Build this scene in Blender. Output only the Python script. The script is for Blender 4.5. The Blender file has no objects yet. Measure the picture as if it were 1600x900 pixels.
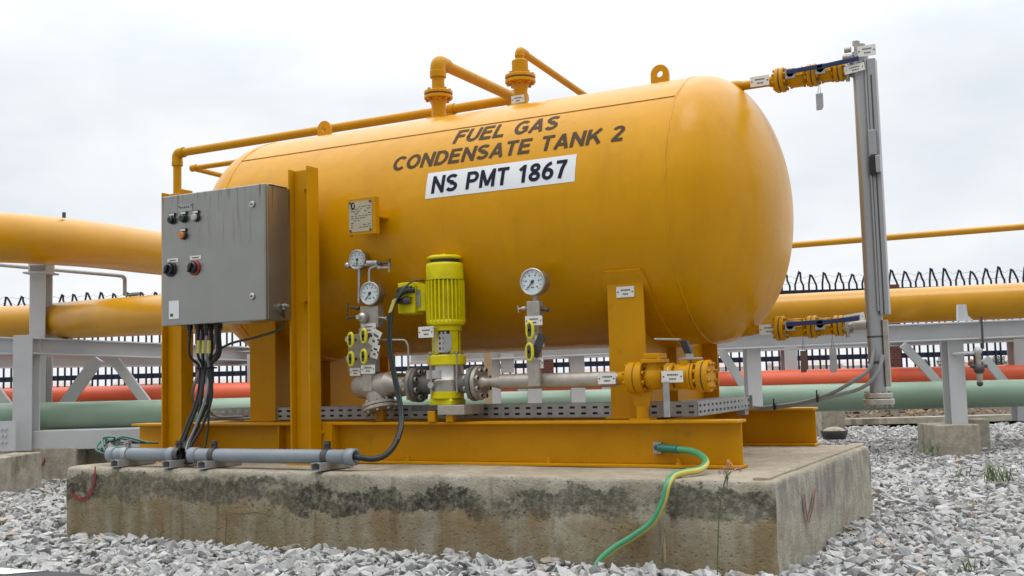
import bpy, bmesh, math, random
import numpy as np
from mathutils import Vector, Matrix, noise

random.seed(11)
SC = bpy.context.scene
COL = SC.collection
PI = math.pi

# ------------------------------------------------------------------ camera
CAM = Vector((4.9398, -5.2050, 0.9399))
YAW, PITCH, ROLL, FOC = -0.482376, 0.082422, -0.027009, 1702.31
fwd = Vector((math.sin(YAW) * math.cos(PITCH), math.cos(YAW) * math.cos(PITCH), math.sin(PITCH)))
_r = Vector((math.cos(YAW), -math.sin(YAW), 0)); _u = _r.cross(fwd)
_c, _s = math.cos(ROLL), math.sin(ROLL)
rgt = _c * _r + _s * _u
upv = -_s * _r + _c * _u
cd = bpy.data.cameras.new('camera'); cam = bpy.data.objects.new('camera', cd); COL.objects.link(cam)
M = Matrix((rgt, upv, -fwd)).transposed().to_4x4(); M.translation = CAM
cam.matrix_world = M
cd.sensor_width = 36; cd.lens = FOC / 1600 * 36; cd.clip_start = 0.05; cd.clip_end = 6000
SC.camera = cam

# ------------------------------------------------------------------ sky and sun (bright overcast)
SUN_EL, SUN_AZ = math.radians(76), math.radians(150)     # azimuth clockwise from +Y
w = bpy.data.worlds.new("World"); SC.world = w; w.use_nodes = True
nt = w.node_tree; nt.nodes.clear()
N = lambda t: nt.nodes.new(t)
L = lambda a, b: nt.links.new(a, b)
out = N('ShaderNodeOutputWorld'); bg = N('ShaderNodeBackground'); bg.inputs[1].default_value = 0.1
sky = N('ShaderNodeTexSky'); sky.sky_type = 'NISHITA'; sky.sun_disc = False
sky.sun_elevation = SUN_EL; sky.sun_rotation = SUN_AZ; sky.dust_density = 2.0
tc = N('ShaderNodeTexCoord'); mp = N('ShaderNodeMapping'); mp.inputs['Scale'].default_value = (1.0, 1.0, 2.2)
mp.inputs['Location'].default_value = (0.35, 0.1, 0.0)
L(tc.outputs['Generated'], mp.inputs[0])
nz = N('ShaderNodeTexNoise'); nz.inputs['Scale'].default_value = 2.6; nz.inputs['Detail'].default_value = 7; nz.inputs['Roughness'].default_value = 0.52
L(mp.outputs[0], nz.inputs['Vector'])
cr = N('ShaderNodeValToRGB')
cr.color_ramp.elements[0].position = 0.36; cr.color_ramp.elements[0].color = (8.0, 8.6, 9.25, 1)
cr.color_ramp.elements[1].position = 0.56; cr.color_ramp.elements[1].color = (10.2, 10.3, 10.4, 1)
L(nz.outputs[0], cr.inputs[0])
mx = N('ShaderNodeMix'); mx.data_type = 'RGBA'; mx.inputs[0].default_value = 0.93
L(sky.outputs[0], mx.inputs[6]); L(cr.outputs[0], mx.inputs[7])
sp = N('ShaderNodeSeparateXYZ'); L(tc.outputs['Generated'], sp.inputs[0])
mr = N('ShaderNodeMapRange'); mr.inputs[1].default_value = 0.25; mr.inputs[2].default_value = 1.0
mr.inputs[3].default_value = 1.0; mr.inputs[4].default_value = 3.3     # overcast: brighter towards the zenith
L(sp.outputs[2], mr.inputs[0])
ml = N('ShaderNodeVectorMath'); ml.operation = 'SCALE'
dk = N('ShaderNodeVectorMath'); dk.operation = 'DOT_PRODUCT'; dk.inputs[1].default_value = (math.sin(YAW), math.cos(YAW), 0)
L(tc.outputs['Generated'], dk.inputs[0])
bk = N('ShaderNodeMapRange'); bk.inputs[1].default_value = -0.75; bk.inputs[2].default_value = 0.25; bk.inputs[3].default_value = 0.48; bk.inputs[4].default_value = 1.0
L(dk.outputs['Value'], bk.inputs[0])           # unseen sky behind the viewer, dimmed to darken the near faces
mm = N('ShaderNodeMath'); mm.operation = 'MULTIPLY'; L(mr.outputs[0], mm.inputs[0]); L(bk.outputs[0], mm.inputs[1])
L(mx.outputs[2], ml.inputs[0]); L(mm.outputs[0], ml.inputs['Scale'])
L(ml.outputs[0], bg.inputs[0]); L(bg.outputs[0], out.inputs[0])
sd = bpy.data.lights.new('sun', 'SUN'); sd.energy = 0.7; sd.angle = math.radians(25); sd.color = (1, 0.96, 0.9)
sun = bpy.data.objects.new('sun', sd); COL.objects.link(sun)
sdir = Vector((math.sin(SUN_AZ) * math.cos(SUN_EL), math.cos(SUN_AZ) * math.cos(SUN_EL), math.sin(SUN_EL)))
sun.rotation_euler = sdir.to_track_quat('Z', 'Y').to_euler(); sun.location = (0, 0, 30)
SC.view_settings.view_transform = 'Standard'; SC.view_settings.look = 'None'
SC.view_settings.exposure = 0.0; SC.view_settings.gamma = 1.0; SC.view_settings.use_curve_mapping = False
SC.cycles.max_bounces = 8

# ------------------------------------------------------------------ geometry of the place
def ray(px, py):
    return fwd + rgt * ((px - 800) / FOC) - upv * ((py - 450) / FOC)
FH = Vector((math.sin(YAW), math.cos(YAW), 0)); RH = Vector((math.cos(YAW), -math.sin(YAW), 0))
def at(px, py, X=None, Y=None, Z=None, D=None):
    """a point of the place: where the sight line meets a known plane"""
    d = ray(px, py)
    if X is not None: t = (X - CAM.x) / d.x
    elif Y is not None: t = (Y - CAM.y) / d.y
    elif Z is not None: t = (Z - CAM.z) / d.z
    else: t = D / d.dot(FH)
    return CAM + d * t
def rk(s, d, z):                       # rack frame: s along the pipe rack, d metres out from the camera
    p = CAM + RH * s + FH * d
    return Vector((p.x, p.y, z))
def rs(px, py, d):
    p = at(px, py, D=d); return (p - CAM).dot(RH), p.z

# ------------------------------------------------------------------ materials
def principled(name):
    m = bpy.data.materials.new(name); m.use_nodes = True
    return m, m.node_tree, m.node_tree.nodes['Principled BSDF']
def mat(name, col, rough=0.5, metal=0.0, var=0.15, scale=6.0, bump=0.0, bscale=40.0, coat=0.0, dirt=None, spec=0.5, streak=1.0):
    m, t, b = principled(name)
    tcn = t.nodes.new('ShaderNodeTexCoord')
    mpn = t.nodes.new('ShaderNodeMapping'); mpn.inputs['Scale'].default_value = (1, 1, streak)
    t.links.new(tcn.outputs['Object'], mpn.inputs[0])
    n = t.nodes.new('ShaderNodeTexNoise'); n.inputs['Scale'].default_value = scale; n.inputs['Detail'].default_value = 6
    t.links.new(mpn.outputs[0], n.inputs['Vector'])
    r = t.nodes.new('ShaderNodeValToRGB')
    lo = [c * (1 - var) for c in col]; hi = [min(1, c * (1 + var * 0.7)) for c in col]
    r.color_ramp.elements[0].position = 0.3; r.color_ramp.elements[0].color = (*lo, 1)
    r.color_ramp.elements[1].position = 0.7; r.color_ramp.elements[1].color = (*hi, 1)
    t.links.new(n.outputs[0], r.inputs[0])
    src = r.outputs[0]
    if dirt:
        n2 = t.nodes.new('ShaderNodeTexNoise'); n2.inputs['Scale'].default_value = dirt[1]; n2.inputs['Detail'].default_value = 9; n2.inputs['Roughness'].default_value = 0.7
        t.links.new(mpn.outputs[0], n2.inputs['Vector'])
        r2 = t.nodes.new('ShaderNodeValToRGB'); r2.color_ramp.elements[0].position = dirt[2]; r2.color_ramp.elements[1].position = dirt[2] + 0.16
        t.links.new(n2.outputs[0], r2.inputs[0])
        mxn = t.nodes.new('ShaderNodeMix'); mxn.data_type = 'RGBA'; mxn.inputs[7].default_value = (*dirt[0], 1)
        mu = t.nodes.new('ShaderNodeMath'); mu.operation = 'MULTIPLY'; mu.inputs[1].default_value = dirt[3] if len(dirt) > 3 else 0.7
        t.links.new(r2.outputs[0], mu.inputs[0]); t.links.new(mu.outputs[0], mxn.inputs[0]); t.links.new(src, mxn.inputs[6]); src = mxn.outputs[2]
    t.links.new(src, b.inputs['Base Color'])
    rr = t.nodes.new('ShaderNodeMapRange'); rr.inputs[3].default_value = max(0.03, rough - 0.08); rr.inputs[4].default_value = min(1, rough + 0.1)
    t.links.new(n.outputs[0], rr.inputs[0]); t.links.new(rr.outputs[0], b.inputs['Roughness'])
    b.inputs['Metallic'].default_value = metal; b.inputs['Coat Weight'].default_value = coat; b.inputs['Coat Roughness'].default_value = 0.15
    b.inputs['Specular IOR Level'].default_value = spec
    if bump:
        n3 = t.nodes.new('ShaderNodeTexNoise'); n3.inputs['Scale'].default_value = bscale; n3.inputs['Detail'].default_value = 5
        t.links.new(tcn.outputs['Object'], n3.inputs['Vector'])
        bp = t.nodes.new('ShaderNodeBump'); bp.inputs['Strength'].default_value = bump; bp.inputs['Distance'].default_value = 0.01
        t.links.new(n3.outputs[0], bp.inputs['Height']); t.links.new(bp.outputs[0], b.inputs['Normal'])
    return m
YEL = mat('yellow_paint', (0.54, 0.252, 0.0005), 0.40, spec=0.18, var=0.07, scale=5, dirt=((0.24, 0.11, 0.02), 9, 0.59, 0.5), bump=0.03, bscale=160)
YELBG = mat('yellow_pipe_paint', (0.56, 0.265, 0.0008), 0.30, spec=0.35, coat=0.25, var=0.10, scale=3, dirt=((0.30, 0.17, 0.03), 5, 0.6, 0.22))
LIME = mat('lime_yellow_paint', (0.66, 0.57, 0.004), 0.42, spec=0.25, var=0.12, scale=14, dirt=((0.22, 0.2, 0.02), 22, 0.6, 0.6))
HANDLE = mat('yellow_plastic', (0.68, 0.60, 0.02), 0.4, var=0.1)
STEEL = mat('stainless_steel', (0.42, 0.385, 0.335), 0.5, metal=0.55, var=0.25, scale=12, dirt=((0.20, 0.14, 0.09), 16, 0.58, 0.55), bump=0.08, bscale=80)
BRIGHT = mat('bright_steel', (0.52, 0.50, 0.47), 0.36, metal=0.75, var=0.2, scale=20, dirt=((0.22, 0.18, 0.14), 18, 0.6, 0.5))
GALV = mat('galvanised_steel', (0.36, 0.365, 0.36), 0.5, metal=0.45, var=0.18, scale=18, dirt=((0.2, 0.19, 0.17), 12, 0.6, 0.5))
ALU = mat('aluminium', (0.36, 0.365, 0.37), 0.38, metal=0.6, var=0.08, scale=6, streak=0.2)
IRON = mat('grey_cast_iron', (0.15, 0.145, 0.135), 0.5, metal=0.3, var=0.2, scale=15, dirt=((0.14, 0.09, 0.06), 20, 0.6, 0.5))
DKMET = mat('dark_iron', (0.075, 0.072, 0.07), 0.5, metal=0.3, var=0.3, scale=20, dirt=((0.14, 0.08, 0.05), 20, 0.55, 0.5))
WHITE = mat('white_steel_paint', (0.52, 0.53, 0.54), 0.45, var=0.06, scale=4, dirt=((0.36, 0.33, 0.28), 7, 0.60, 0.45))
TAG = mat('white_tag', (0.72, 0.71, 0.66), 0.4, var=0.05)
INK = mat('dark_ink', (0.035, 0.03, 0.035), 0.5, var=0.1)
LETTER = mat('faded_black_lettering', (0.075, 0.045, 0.022), 0.6, spec=0.15, var=0.25, scale=10)
SIGNW = mat('white_vinyl', (0.72, 0.73, 0.74), 0.35, var=0.03)
NAVY = mat('navy_ink', (0.012, 0.013, 0.03), 0.6, spec=0.15, var=0.1)
BLACK = mat('black_rubber', (0.018, 0.019, 0.02), 0.5, var=0.3, scale=15)
PLBLACK = mat('black_plastic', (0.015, 0.015, 0.017), 0.3, var=0.2)
GREYCAB = mat('grey_cable_sheath', (0.26, 0.265, 0.27), 0.45, var=0.12)
GREENW = mat('green_wire', (0.03, 0.06, 0.042), 0.45, var=0.2)
CGREEN = mat('cable_green', (0.055, 0.27, 0.13), 0.35, var=0.12, dirt=((0.2, 0.2, 0.12), 14, 0.6, 0.5))
CYEL = mat('cable_yellow', (0.55, 0.48, 0.10), 0.35, var=0.12, dirt=((0.25, 0.22, 0.1), 14, 0.6, 0.5))
SLEEVE = mat('green_sleeve', (0.015, 0.15, 0.11), 0.3, var=0.1)
PVC = mat('grey_conduit', (0.25, 0.285, 0.32), 0.45, var=0.10, scale=9, dirt=((0.24, 0.24, 0.22), 10, 0.56, 0.6))
PGREEN = mat('pale_green_paint', (0.23, 0.335, 0.245), 0.4, var=0.07, scale=3, dirt=((0.2, 0.24, 0.17), 6, 0.62, 0.4))
PRED = mat('red_paint', (0.72, 0.115, 0.045), 0.42, var=0.08, scale=3)
FNAVY = mat('navy_fence_paint', (0.011, 0.017, 0.045), 0.45, var=0.15)
BLUE = mat('blue_vinyl_lever', (0.012, 0.022, 0.085), 0.4, var=0.15)
FACE = mat('gauge_face', (0.62, 0.70, 0.72), 0.25, var=0.03, coat=0.6)
AMBER = mat('amber_lens', (0.55, 0.16, 0.015), 0.3, var=0.1)
GLENS = mat('green_lens', (0.012, 0.05, 0.03), 0.25, var=0.1)
WLENS = mat('pale_lens', (0.45, 0.45, 0.40), 0.3, var=0.1)
REDP = mat('red_knob', (0.30, 0.03, 0.03), 0.35, var=0.1)
BEIGE = mat('beige_data_plate', (0.46, 0.40, 0.28), 0.4, metal=0.2, var=0.1, scale=20)
REDMARK = mat('red_spray_paint', (0.22, 0.025, 0.03), 0.7, var=0.35, scale=30)
RUST = mat('rusty_tag', (0.13, 0.075, 0.05), 0.6, var=0.3)
TAN = mat('tan_paint', (0.42, 0.31, 0.19), 0.5, var=0.1)
LEAF = mat('weed_green', (0.13, 0.18, 0.065), 0.6, var=0.3)
STEMM = mat('weed_stem', (0.10, 0.13, 0.05), 0.6, var=0.3)
PINK = mat('pink_flower', (0.50, 0.24, 0.24), 0.6, var=0.3)
STRAW = mat('dry_straw', (0.45, 0.36, 0.2), 0.7, var=0.2)
ASPH = mat('asphalt', (0.062, 0.062, 0.068), 0.85, var=0.3, scale=60, bump=0.5, bscale=180)
RPAINT = mat('road_paint', (0.70, 0.70, 0.62), 0.6, var=0.08, scale=30, dirt=((0.3, 0.28, 0.24), 60, 0.66, 0.8))

def concrete(name, stains):
    m, t, b = principled(name)
    nd, lk = t.nodes.new, t.links.new
    tcn = nd('ShaderNodeTexCoord'); O = tcn.outputs['Object']
    def nz(scale, det=8, rough=0.6, sc=(1, 1, 1)):
        mp_ = nd('ShaderNodeMapping'); mp_.inputs['Scale'].default_value = sc; lk(O, mp_.inputs[0])
        n = nd('ShaderNodeTexNoise'); n.inputs['Scale'].default_value = scale; n.inputs['Detail'].default_value = det; n.inputs['Roughness'].default_value = rough
        lk(mp_.outputs[0], n.inputs['Vector']); return n.outputs[0]
    def ramp(v, a, b_):
        r = nd('ShaderNodeMapRange'); r.interpolation_type = 'SMOOTHSTEP'; r.inputs[1].default_value = a; r.inputs[2].default_value = b_; lk(v, r.inputs[0]); return r.outputs[0]
    def mixc(fac, a, b_):
        x = nd('ShaderNodeMix'); x.data_type = 'RGBA'
        lk(fac, x.inputs[0])
        for i, v in ((6, a), (7, b_)):
            if isinstance(v, tuple): x.inputs[i].default_value = (*v, 1)
            else: lk(v, x.inputs[i])
        return x.outputs[2]
    def math_(op, a, b_=None):
        x = nd('ShaderNodeMath'); x.operation = op
        for i, v in ((0, a), (1, b_)):
            if v is None: continue
            if isinstance(v, (int, float)): x.inputs[i].default_value = v
            else: lk(v, x.inputs[i])
        return x.outputs[0]
    base = mixc(ramp(nz(9), 0.35, 0.65), (0.32, 0.29, 0.225), (0.43, 0.40, 0.325))
    fine = nz(70, 4)
    base = mixc(ramp(fine, 0.55, 0.75), base, (0.24, 0.21, 0.155))
    if stains:
        s = nd('ShaderNodeSeparateXYZ'); lk(O, s.inputs[0]); z = s.outputs[2]; y = s.outputs[1]; x_ = s.outputs[0]
        front = math_('LESS_THAN', y, 0.03)
        notop = ramp(z, 0.405, 0.375)
        base = mixc(math_('MULTIPLY', math_('MULTIPLY', front, ramp(z, 0.40, 0.34)), 0.65), base, mixc(ramp(nz(3.4, 7), 0.4, 0.62), (0.24, 0.215, 0.15), (0.40, 0.37, 0.275)))
        edge = math_('ADD', z, math_('MULTIPLY', math_('SUBTRACT', nz(4.0, 9, 0.68), 0.5), 0.34))
        # brown run-off over the lower half
        brown = ramp(edge, 0.27, 0.19)
        br = math_('MULTIPLY', math_('MULTIPLY', brown, front), math_('MULTIPLY', ramp(nz(4, 6, 0.6, (1.6, 1, 0.5)), 0.30, 0.62), 0.85))
        base = mixc(br, base, (0.235, 0.165, 0.08))
        # dark mildew band
        e2 = math_('ADD', z, math_('MULTIPLY', math_('SUBTRACT', nz(4.2, 12, 0.72), 0.5), 0.32))
        e2 = math_('ADD', e2, math_('MULTIPLY', math_('SUBTRACT', nz(1.5, 3), 0.5), 0.22))
        band = math_('MULTIPLY', ramp(e2, 0.362, 0.348), ramp(e2, 0.195, 0.225))
        patch = math_('MULTIPLY', ramp(nz(2.6, 12, 0.74, (1, 1, 1.3)), 0.40, 0.48), math_('ADD', 0.5, math_('MULTIPLY', ramp(nz(26, 8, 0.7), 0.36, 0.58), 0.55)))
        dk = math_('MULTIPLY', math_('MULTIPLY', band, front), math_('MULTIPLY', patch, math_('ADD', 0.62, math_('MULTIPLY', ramp(nz(1.9, 4), 0.38, 0.6), 0.32))))
        base = mixc(dk, base, (0.042, 0.042, 0.034))
        drip = math_('MULTIPLY', math_('MULTIPLY', ramp(nz(1.0, 6, 0.65, (13, 1, 1.1)), 0.52, 0.70), notop), math_('MULTIPLY', front, 0.55))
        base = mixc(drip, base, (0.11, 0.09, 0.055))
        pale = math_('MULTIPLY', math_('MULTIPLY', ramp(nz(5.5, 10, 0.7), 0.56, 0.66), front), 0.45)
        base = mixc(pale, base, (0.37, 0.34, 0.26))
        # green algae towards the foot of the left half
        ga = math_('MULTIPLY', math_('MULTIPLY', ramp(x_, 1.6, 0.2), front), math_('MULTIPLY', ramp(nz(3.3, 7), 0.42, 0.66), 0.6))
        ga = math_('MULTIPLY', ga, notop)
        base = mixc(ga, base, (0.165, 0.15, 0.08))
        # grey streaks down the end face
        end = math_('GREATER_THAN', x_, 3.56)
        g = math_('MULTIPLY', math_('MULTIPLY', end, notop), math_('MULTIPLY', ramp(nz(6, 7, 0.6, (1, 1, 0.25)), 0.42, 0.62), math_('MULTIPLY', ramp(edge, 0.10, 0.22), 0.75)))
        base = mixc(g, base, (0.19, 0.18, 0.185))
        top = ramp(z, 0.408, 0.417)
        base = mixc(math_('MULTIPLY', top, 0.75), base, mixc(ramp(nz(6), 0.4, 0.65), (0.33, 0.275, 0.20), (0.43, 0.37, 0.28)))
    else:
        base = mixc(ramp(nz(3, 8, 0.65, (1, 1, 0.6)), 0.5, 0.68), base, (0.16, 0.14, 0.10))
    lk(base, b.inputs['Base Color']); b.inputs['Roughness'].default_value = 0.92; b.inputs['Specular IOR Level'].default_value = 0.2
    vo = nd('ShaderNodeTexVoronoi'); vo.inputs['Scale'].default_value = 26; lk(O, vo.inputs['Vector']); pit = ramp(vo.outputs['Distance'], 0.10, 0.22)
    h = math_('ADD', math_('ADD', math_('MULTIPLY', nz(12, 10, 0.7), 1.3), math_('MULTIPLY', fine, 0.35)), math_('MULTIPLY', pit, 0.5))
    bp = nd('ShaderNodeBump'); bp.inputs['Strength'].default_value = 0.75; bp.inputs['Distance'].default_value = 0.022
    lk(h, bp.inputs['Height']); lk(bp.outputs[0], b.inputs['Normal'])
    return m
CONC = concrete('stained_concrete', True)
CONC2 = concrete('plain_concrete', False)

def tank_paint():
    m, t, b = principled('tank_yellow_paint'); nd, lk = t.nodes.new, t.links.new
    tcn = nd('ShaderNodeTexCoord')
    n = nd('ShaderNodeTexNoise'); n.inputs['Scale'].default_value = 2.2; n.inputs['Detail'].default_value = 7; lk(tcn.outputs['Object'], n.inputs['Vector'])
    r = nd('ShaderNodeValToRGB'); r.color_ramp.elements[0].position = 0.32; r.color_ramp.elements[0].color = (0.57, 0.262, 0.0003, 1)
    r.color_ramp.elements[1].position = 0.68; r.color_ramp.elements[1].color = (0.63, 0.297, 0.0004, 1); lk(n.outputs[0], r.inputs[0])
    mp_ = nd('ShaderNodeMapping'); mp_.inputs['Scale'].default_value = (6, 6, 0.8); lk(tcn.outputs['Object'], mp_.inputs[0])
    n2 = nd('ShaderNodeTexNoise'); n2.inputs['Scale'].default_value = 2.0; n2.inputs['Detail'].default_value = 6; lk(mp_.outputs[0], n2.inputs['Vector'])
    r2 = nd('ShaderNodeMapRange'); r2.inputs[1].default_value = 0.52; r2.inputs[2].default_value = 0.75; r2.inputs[4].default_value = 0.34; lk(n2.outputs[0], r2.inputs[0])
    x = nd('ShaderNodeMix'); x.data_type = 'RGBA'; x.inputs[7].default_value = (0.45, 0.21, 0.006, 1)
    lk(r2.outputs[0], x.inputs[0]); lk(r.outputs[0], x.inputs[6])
    # rust-brown wash mark running down the dome from the upper nozzle
    sx = nd('ShaderNodeSeparateXYZ'); lk(tcn.outputs['Object'], sx.inputs[0])
    def mrange(v, a, b_):
        q = nd('ShaderNodeMapRange'); q.interpolation_type = 'SMOOTHSTEP'; q.inputs[1].default_value = a; q.inputs[2].default_value = b_; lk(v, q.inputs[0]); return q.outputs[0]
    def mop(op, a, b_):
        q = nd('ShaderNodeMath'); q.operation = op
        for i, v in ((0, a), (1, b_)):
            if isinstance(v, (int, float)): q.inputs[i].default_value = v
            else: lk(v, q.inputs[i])
        return q.outputs[0]
    ay = mop('ABSOLUTE', mop('ADD', sx.outputs[1], mop('MULTIPLY', mop('SUBTRACT', n.outputs[0], 0.5), 0.12)), 0)
    wash = mop('MULTIPLY', mop('MULTIPLY', mrange(ay, 0.085, 0.05), mrange(sx.outputs[0], 1.75, 1.8)), mop('MULTIPLY', mrange(sx.outputs[2], 1.50, 1.72), 0.55))
    x2 = nd('ShaderNodeMix'); x2.data_type = 'RGBA'; x2.inputs[7].default_value = (0.40, 0.17, 0.0, 1); lk(wash, x2.inputs[0]); lk(x.outputs[2], x2.inputs[6]); lk(x2.outputs[2], b.inputs['Base Color'])
    b.inputs['Specular IOR Level'].default_value = 0.22
    rr = nd('ShaderNodeMapRange'); rr.inputs[3].default_value = 0.20; rr.inputs[4].default_value = 0.36; lk(n.outputs[0], rr.inputs[0]); lk(rr.outputs[0], b.inputs['Roughness'])
    n3 = nd('ShaderNodeTexNoise'); n3.inputs['Scale'].default_value = 3.0; n3.inputs['Detail'].default_value = 3; lk(tcn.outputs['Object'], n3.inputs['Vector'])
    bp = nd('ShaderNodeBump'); bp.inputs['Strength'].default_value = 0.30; bp.inputs['Distance'].default_value = 0.035
    lk(n3.outputs[0], bp.inputs['Height']); lk(bp.outputs[0], b.inputs['Normal'])
    return m
TANK = tank_paint()

def cabinet_steel():
    m, t, b = principled('weathered_stainless'); nd, lk = t.nodes.new, t.links.new
    tcn = nd('ShaderNodeTexCoord'); s = nd('ShaderNodeSeparateXYZ'); lk(tcn.outputs['Object'], s.inputs[0])
    mp_ = nd('ShaderNodeMapping'); mp_.inputs['Scale'].default_value = (38, 38, 2.6); lk(tcn.outputs['Object'], mp_.inputs[0])
    n = nd('ShaderNodeTexNoise'); n.inputs['Scale'].default_value = 1.0; n.inputs['Detail'].default_value = 5; lk(mp_.outputs[0], n.inputs['Vector'])
    r = nd('ShaderNodeMapRange'); r.inputs[1].default_value = 0.55; r.inputs[2].default_value = 0.72; lk(n.outputs[0], r.inputs[0])
    zz = nd('ShaderNodeMapRange'); zz.inputs[1].default_value = 0.48; zz.inputs[2].default_value = 0.86; lk(s.outputs[2], zz.inputs[0])   # run-off from the top edge
    mu = nd('ShaderNodeMath'); mu.operation = 'MULTIPLY'; lk(r.outputs[0], mu.inputs[0]); lk(zz.outputs[0], mu.inputs[1])
    n2 = nd('ShaderNodeTexNoise'); n2.inputs['Scale'].default_value = 5; n2.inputs['Detail'].default_value = 8; lk(tcn.outputs['Object'], n2.inputs['Vector'])
    r2 = nd('ShaderNodeValToRGB'); r2.color_ramp.elements[0].color = (0.29, 0.29, 0.27, 1); r2.color_ramp.elements[1].color = (0.37, 0.365, 0.34, 1); lk(n2.outputs[0], r2.inputs[0])
    x = nd('ShaderNodeMix'); x.data_type = 'RGBA'; x.inputs[7].default_value = (0.115, 0.10, 0.075, 1)
    lk(mu.outputs[0], x.inputs[0]); lk(r2.outputs[0], x.inputs[6]); lk(x.outputs[2], b.inputs['Base Color'])
    b.inputs['Metallic'].default_value = 0.88; b.inputs['Roughness'].default_value = 0.33
    return m
CABST = cabinet_steel()

def stone_mat():
    m, t, b = principled('crushed_stone'); nd, lk = t.nodes.new, t.links.new
    a = nd('ShaderNodeAttribute'); a.attribute_name = 'tone'
    tcn = nd('ShaderNodeTexCoord')
    n = nd('ShaderNodeTexNoise'); n.inputs['Scale'].default_value = 45; n.inputs['Detail'].default_value = 6; n.inputs['Roughness'].default_value = 0.7; lk(tcn.outputs['Object'], n.inputs['Vector'])
    r = nd('ShaderNodeMapRange'); r.inputs[1].default_value = 0.3; r.inputs[2].default_value = 0.7; r.inputs[3].default_value = 0.72; r.inputs[4].default_value = 1.18; lk(n.outputs[0], r.inputs[0])
    v = nd('ShaderNodeVectorMath'); v.operation = 'SCALE'; lk(a.outputs['Color'], v.inputs[0]); lk(r.outputs[0], v.inputs['Scale'])
    lk(v.outputs[0], b.inputs['Base Color']); b.inputs['Roughness'].default_value = 0.85; b.inputs['Specular IOR Level'].default_value = 0.3
    bp = nd('ShaderNodeBump'); bp.inputs['Strength'].default_value = 0.4; bp.inputs['Distance'].default_value = 0.008
    n2 = nd('ShaderNodeTexNoise'); n2.inputs['Scale'].default_value = 90; n2.inputs['Detail'].default_value = 5; lk(tcn.outputs['Object'], n2.inputs['Vector'])
    lk(n2.outputs[0], bp.inputs['Height']); lk(bp.outputs[0], b.inputs['Normal'])
    return m
STONE = stone_mat()
GROUND = mat('grit_between_stones', (0.26, 0.257, 0.25), 0.95, var=0.35, scale=14, bump=0.6, bscale=60)
SOIL = mat('brown_soil', (0.085, 0.06, 0.038), 0.95, var=0.5, scale=5, bump=0.7, bscale=30, dirt=((0.26, 0.19, 0.11), 8, 0.58, 0.8))
BRICK = None
def brick_mat():
    m, t, b = principled('red_brick'); nd, lk = t.nodes.new, t.links.new
    tcn = nd('ShaderNodeTexCoord'); mp_ = nd('ShaderNodeMapping'); mp_.inputs['Rotation'].default_value = (PI / 2, 0, 0); lk(tcn.outputs['Object'], mp_.inputs[0])
    k = nd('ShaderNodeTexBrick'); k.inputs['Scale'].default_value = 4.4; k.inputs['Color1'].default_value = (0.15, 0.045, 0.035, 1); k.inputs['Color2'].default_value = (0.10, 0.035, 0.03, 1)
    k.inputs['Mortar'].default_value = (0.2, 0.13, 0.11, 1); k.inputs['Mortar Size'].default_value = 0.015
    lk(mp_.outputs[0], k.inputs['Vector']); lk(k.outputs[0], b.inputs['Base Color']); b.inputs['Roughness'].default_value = 0.9
    return m
BRICK = brick_mat()

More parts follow.
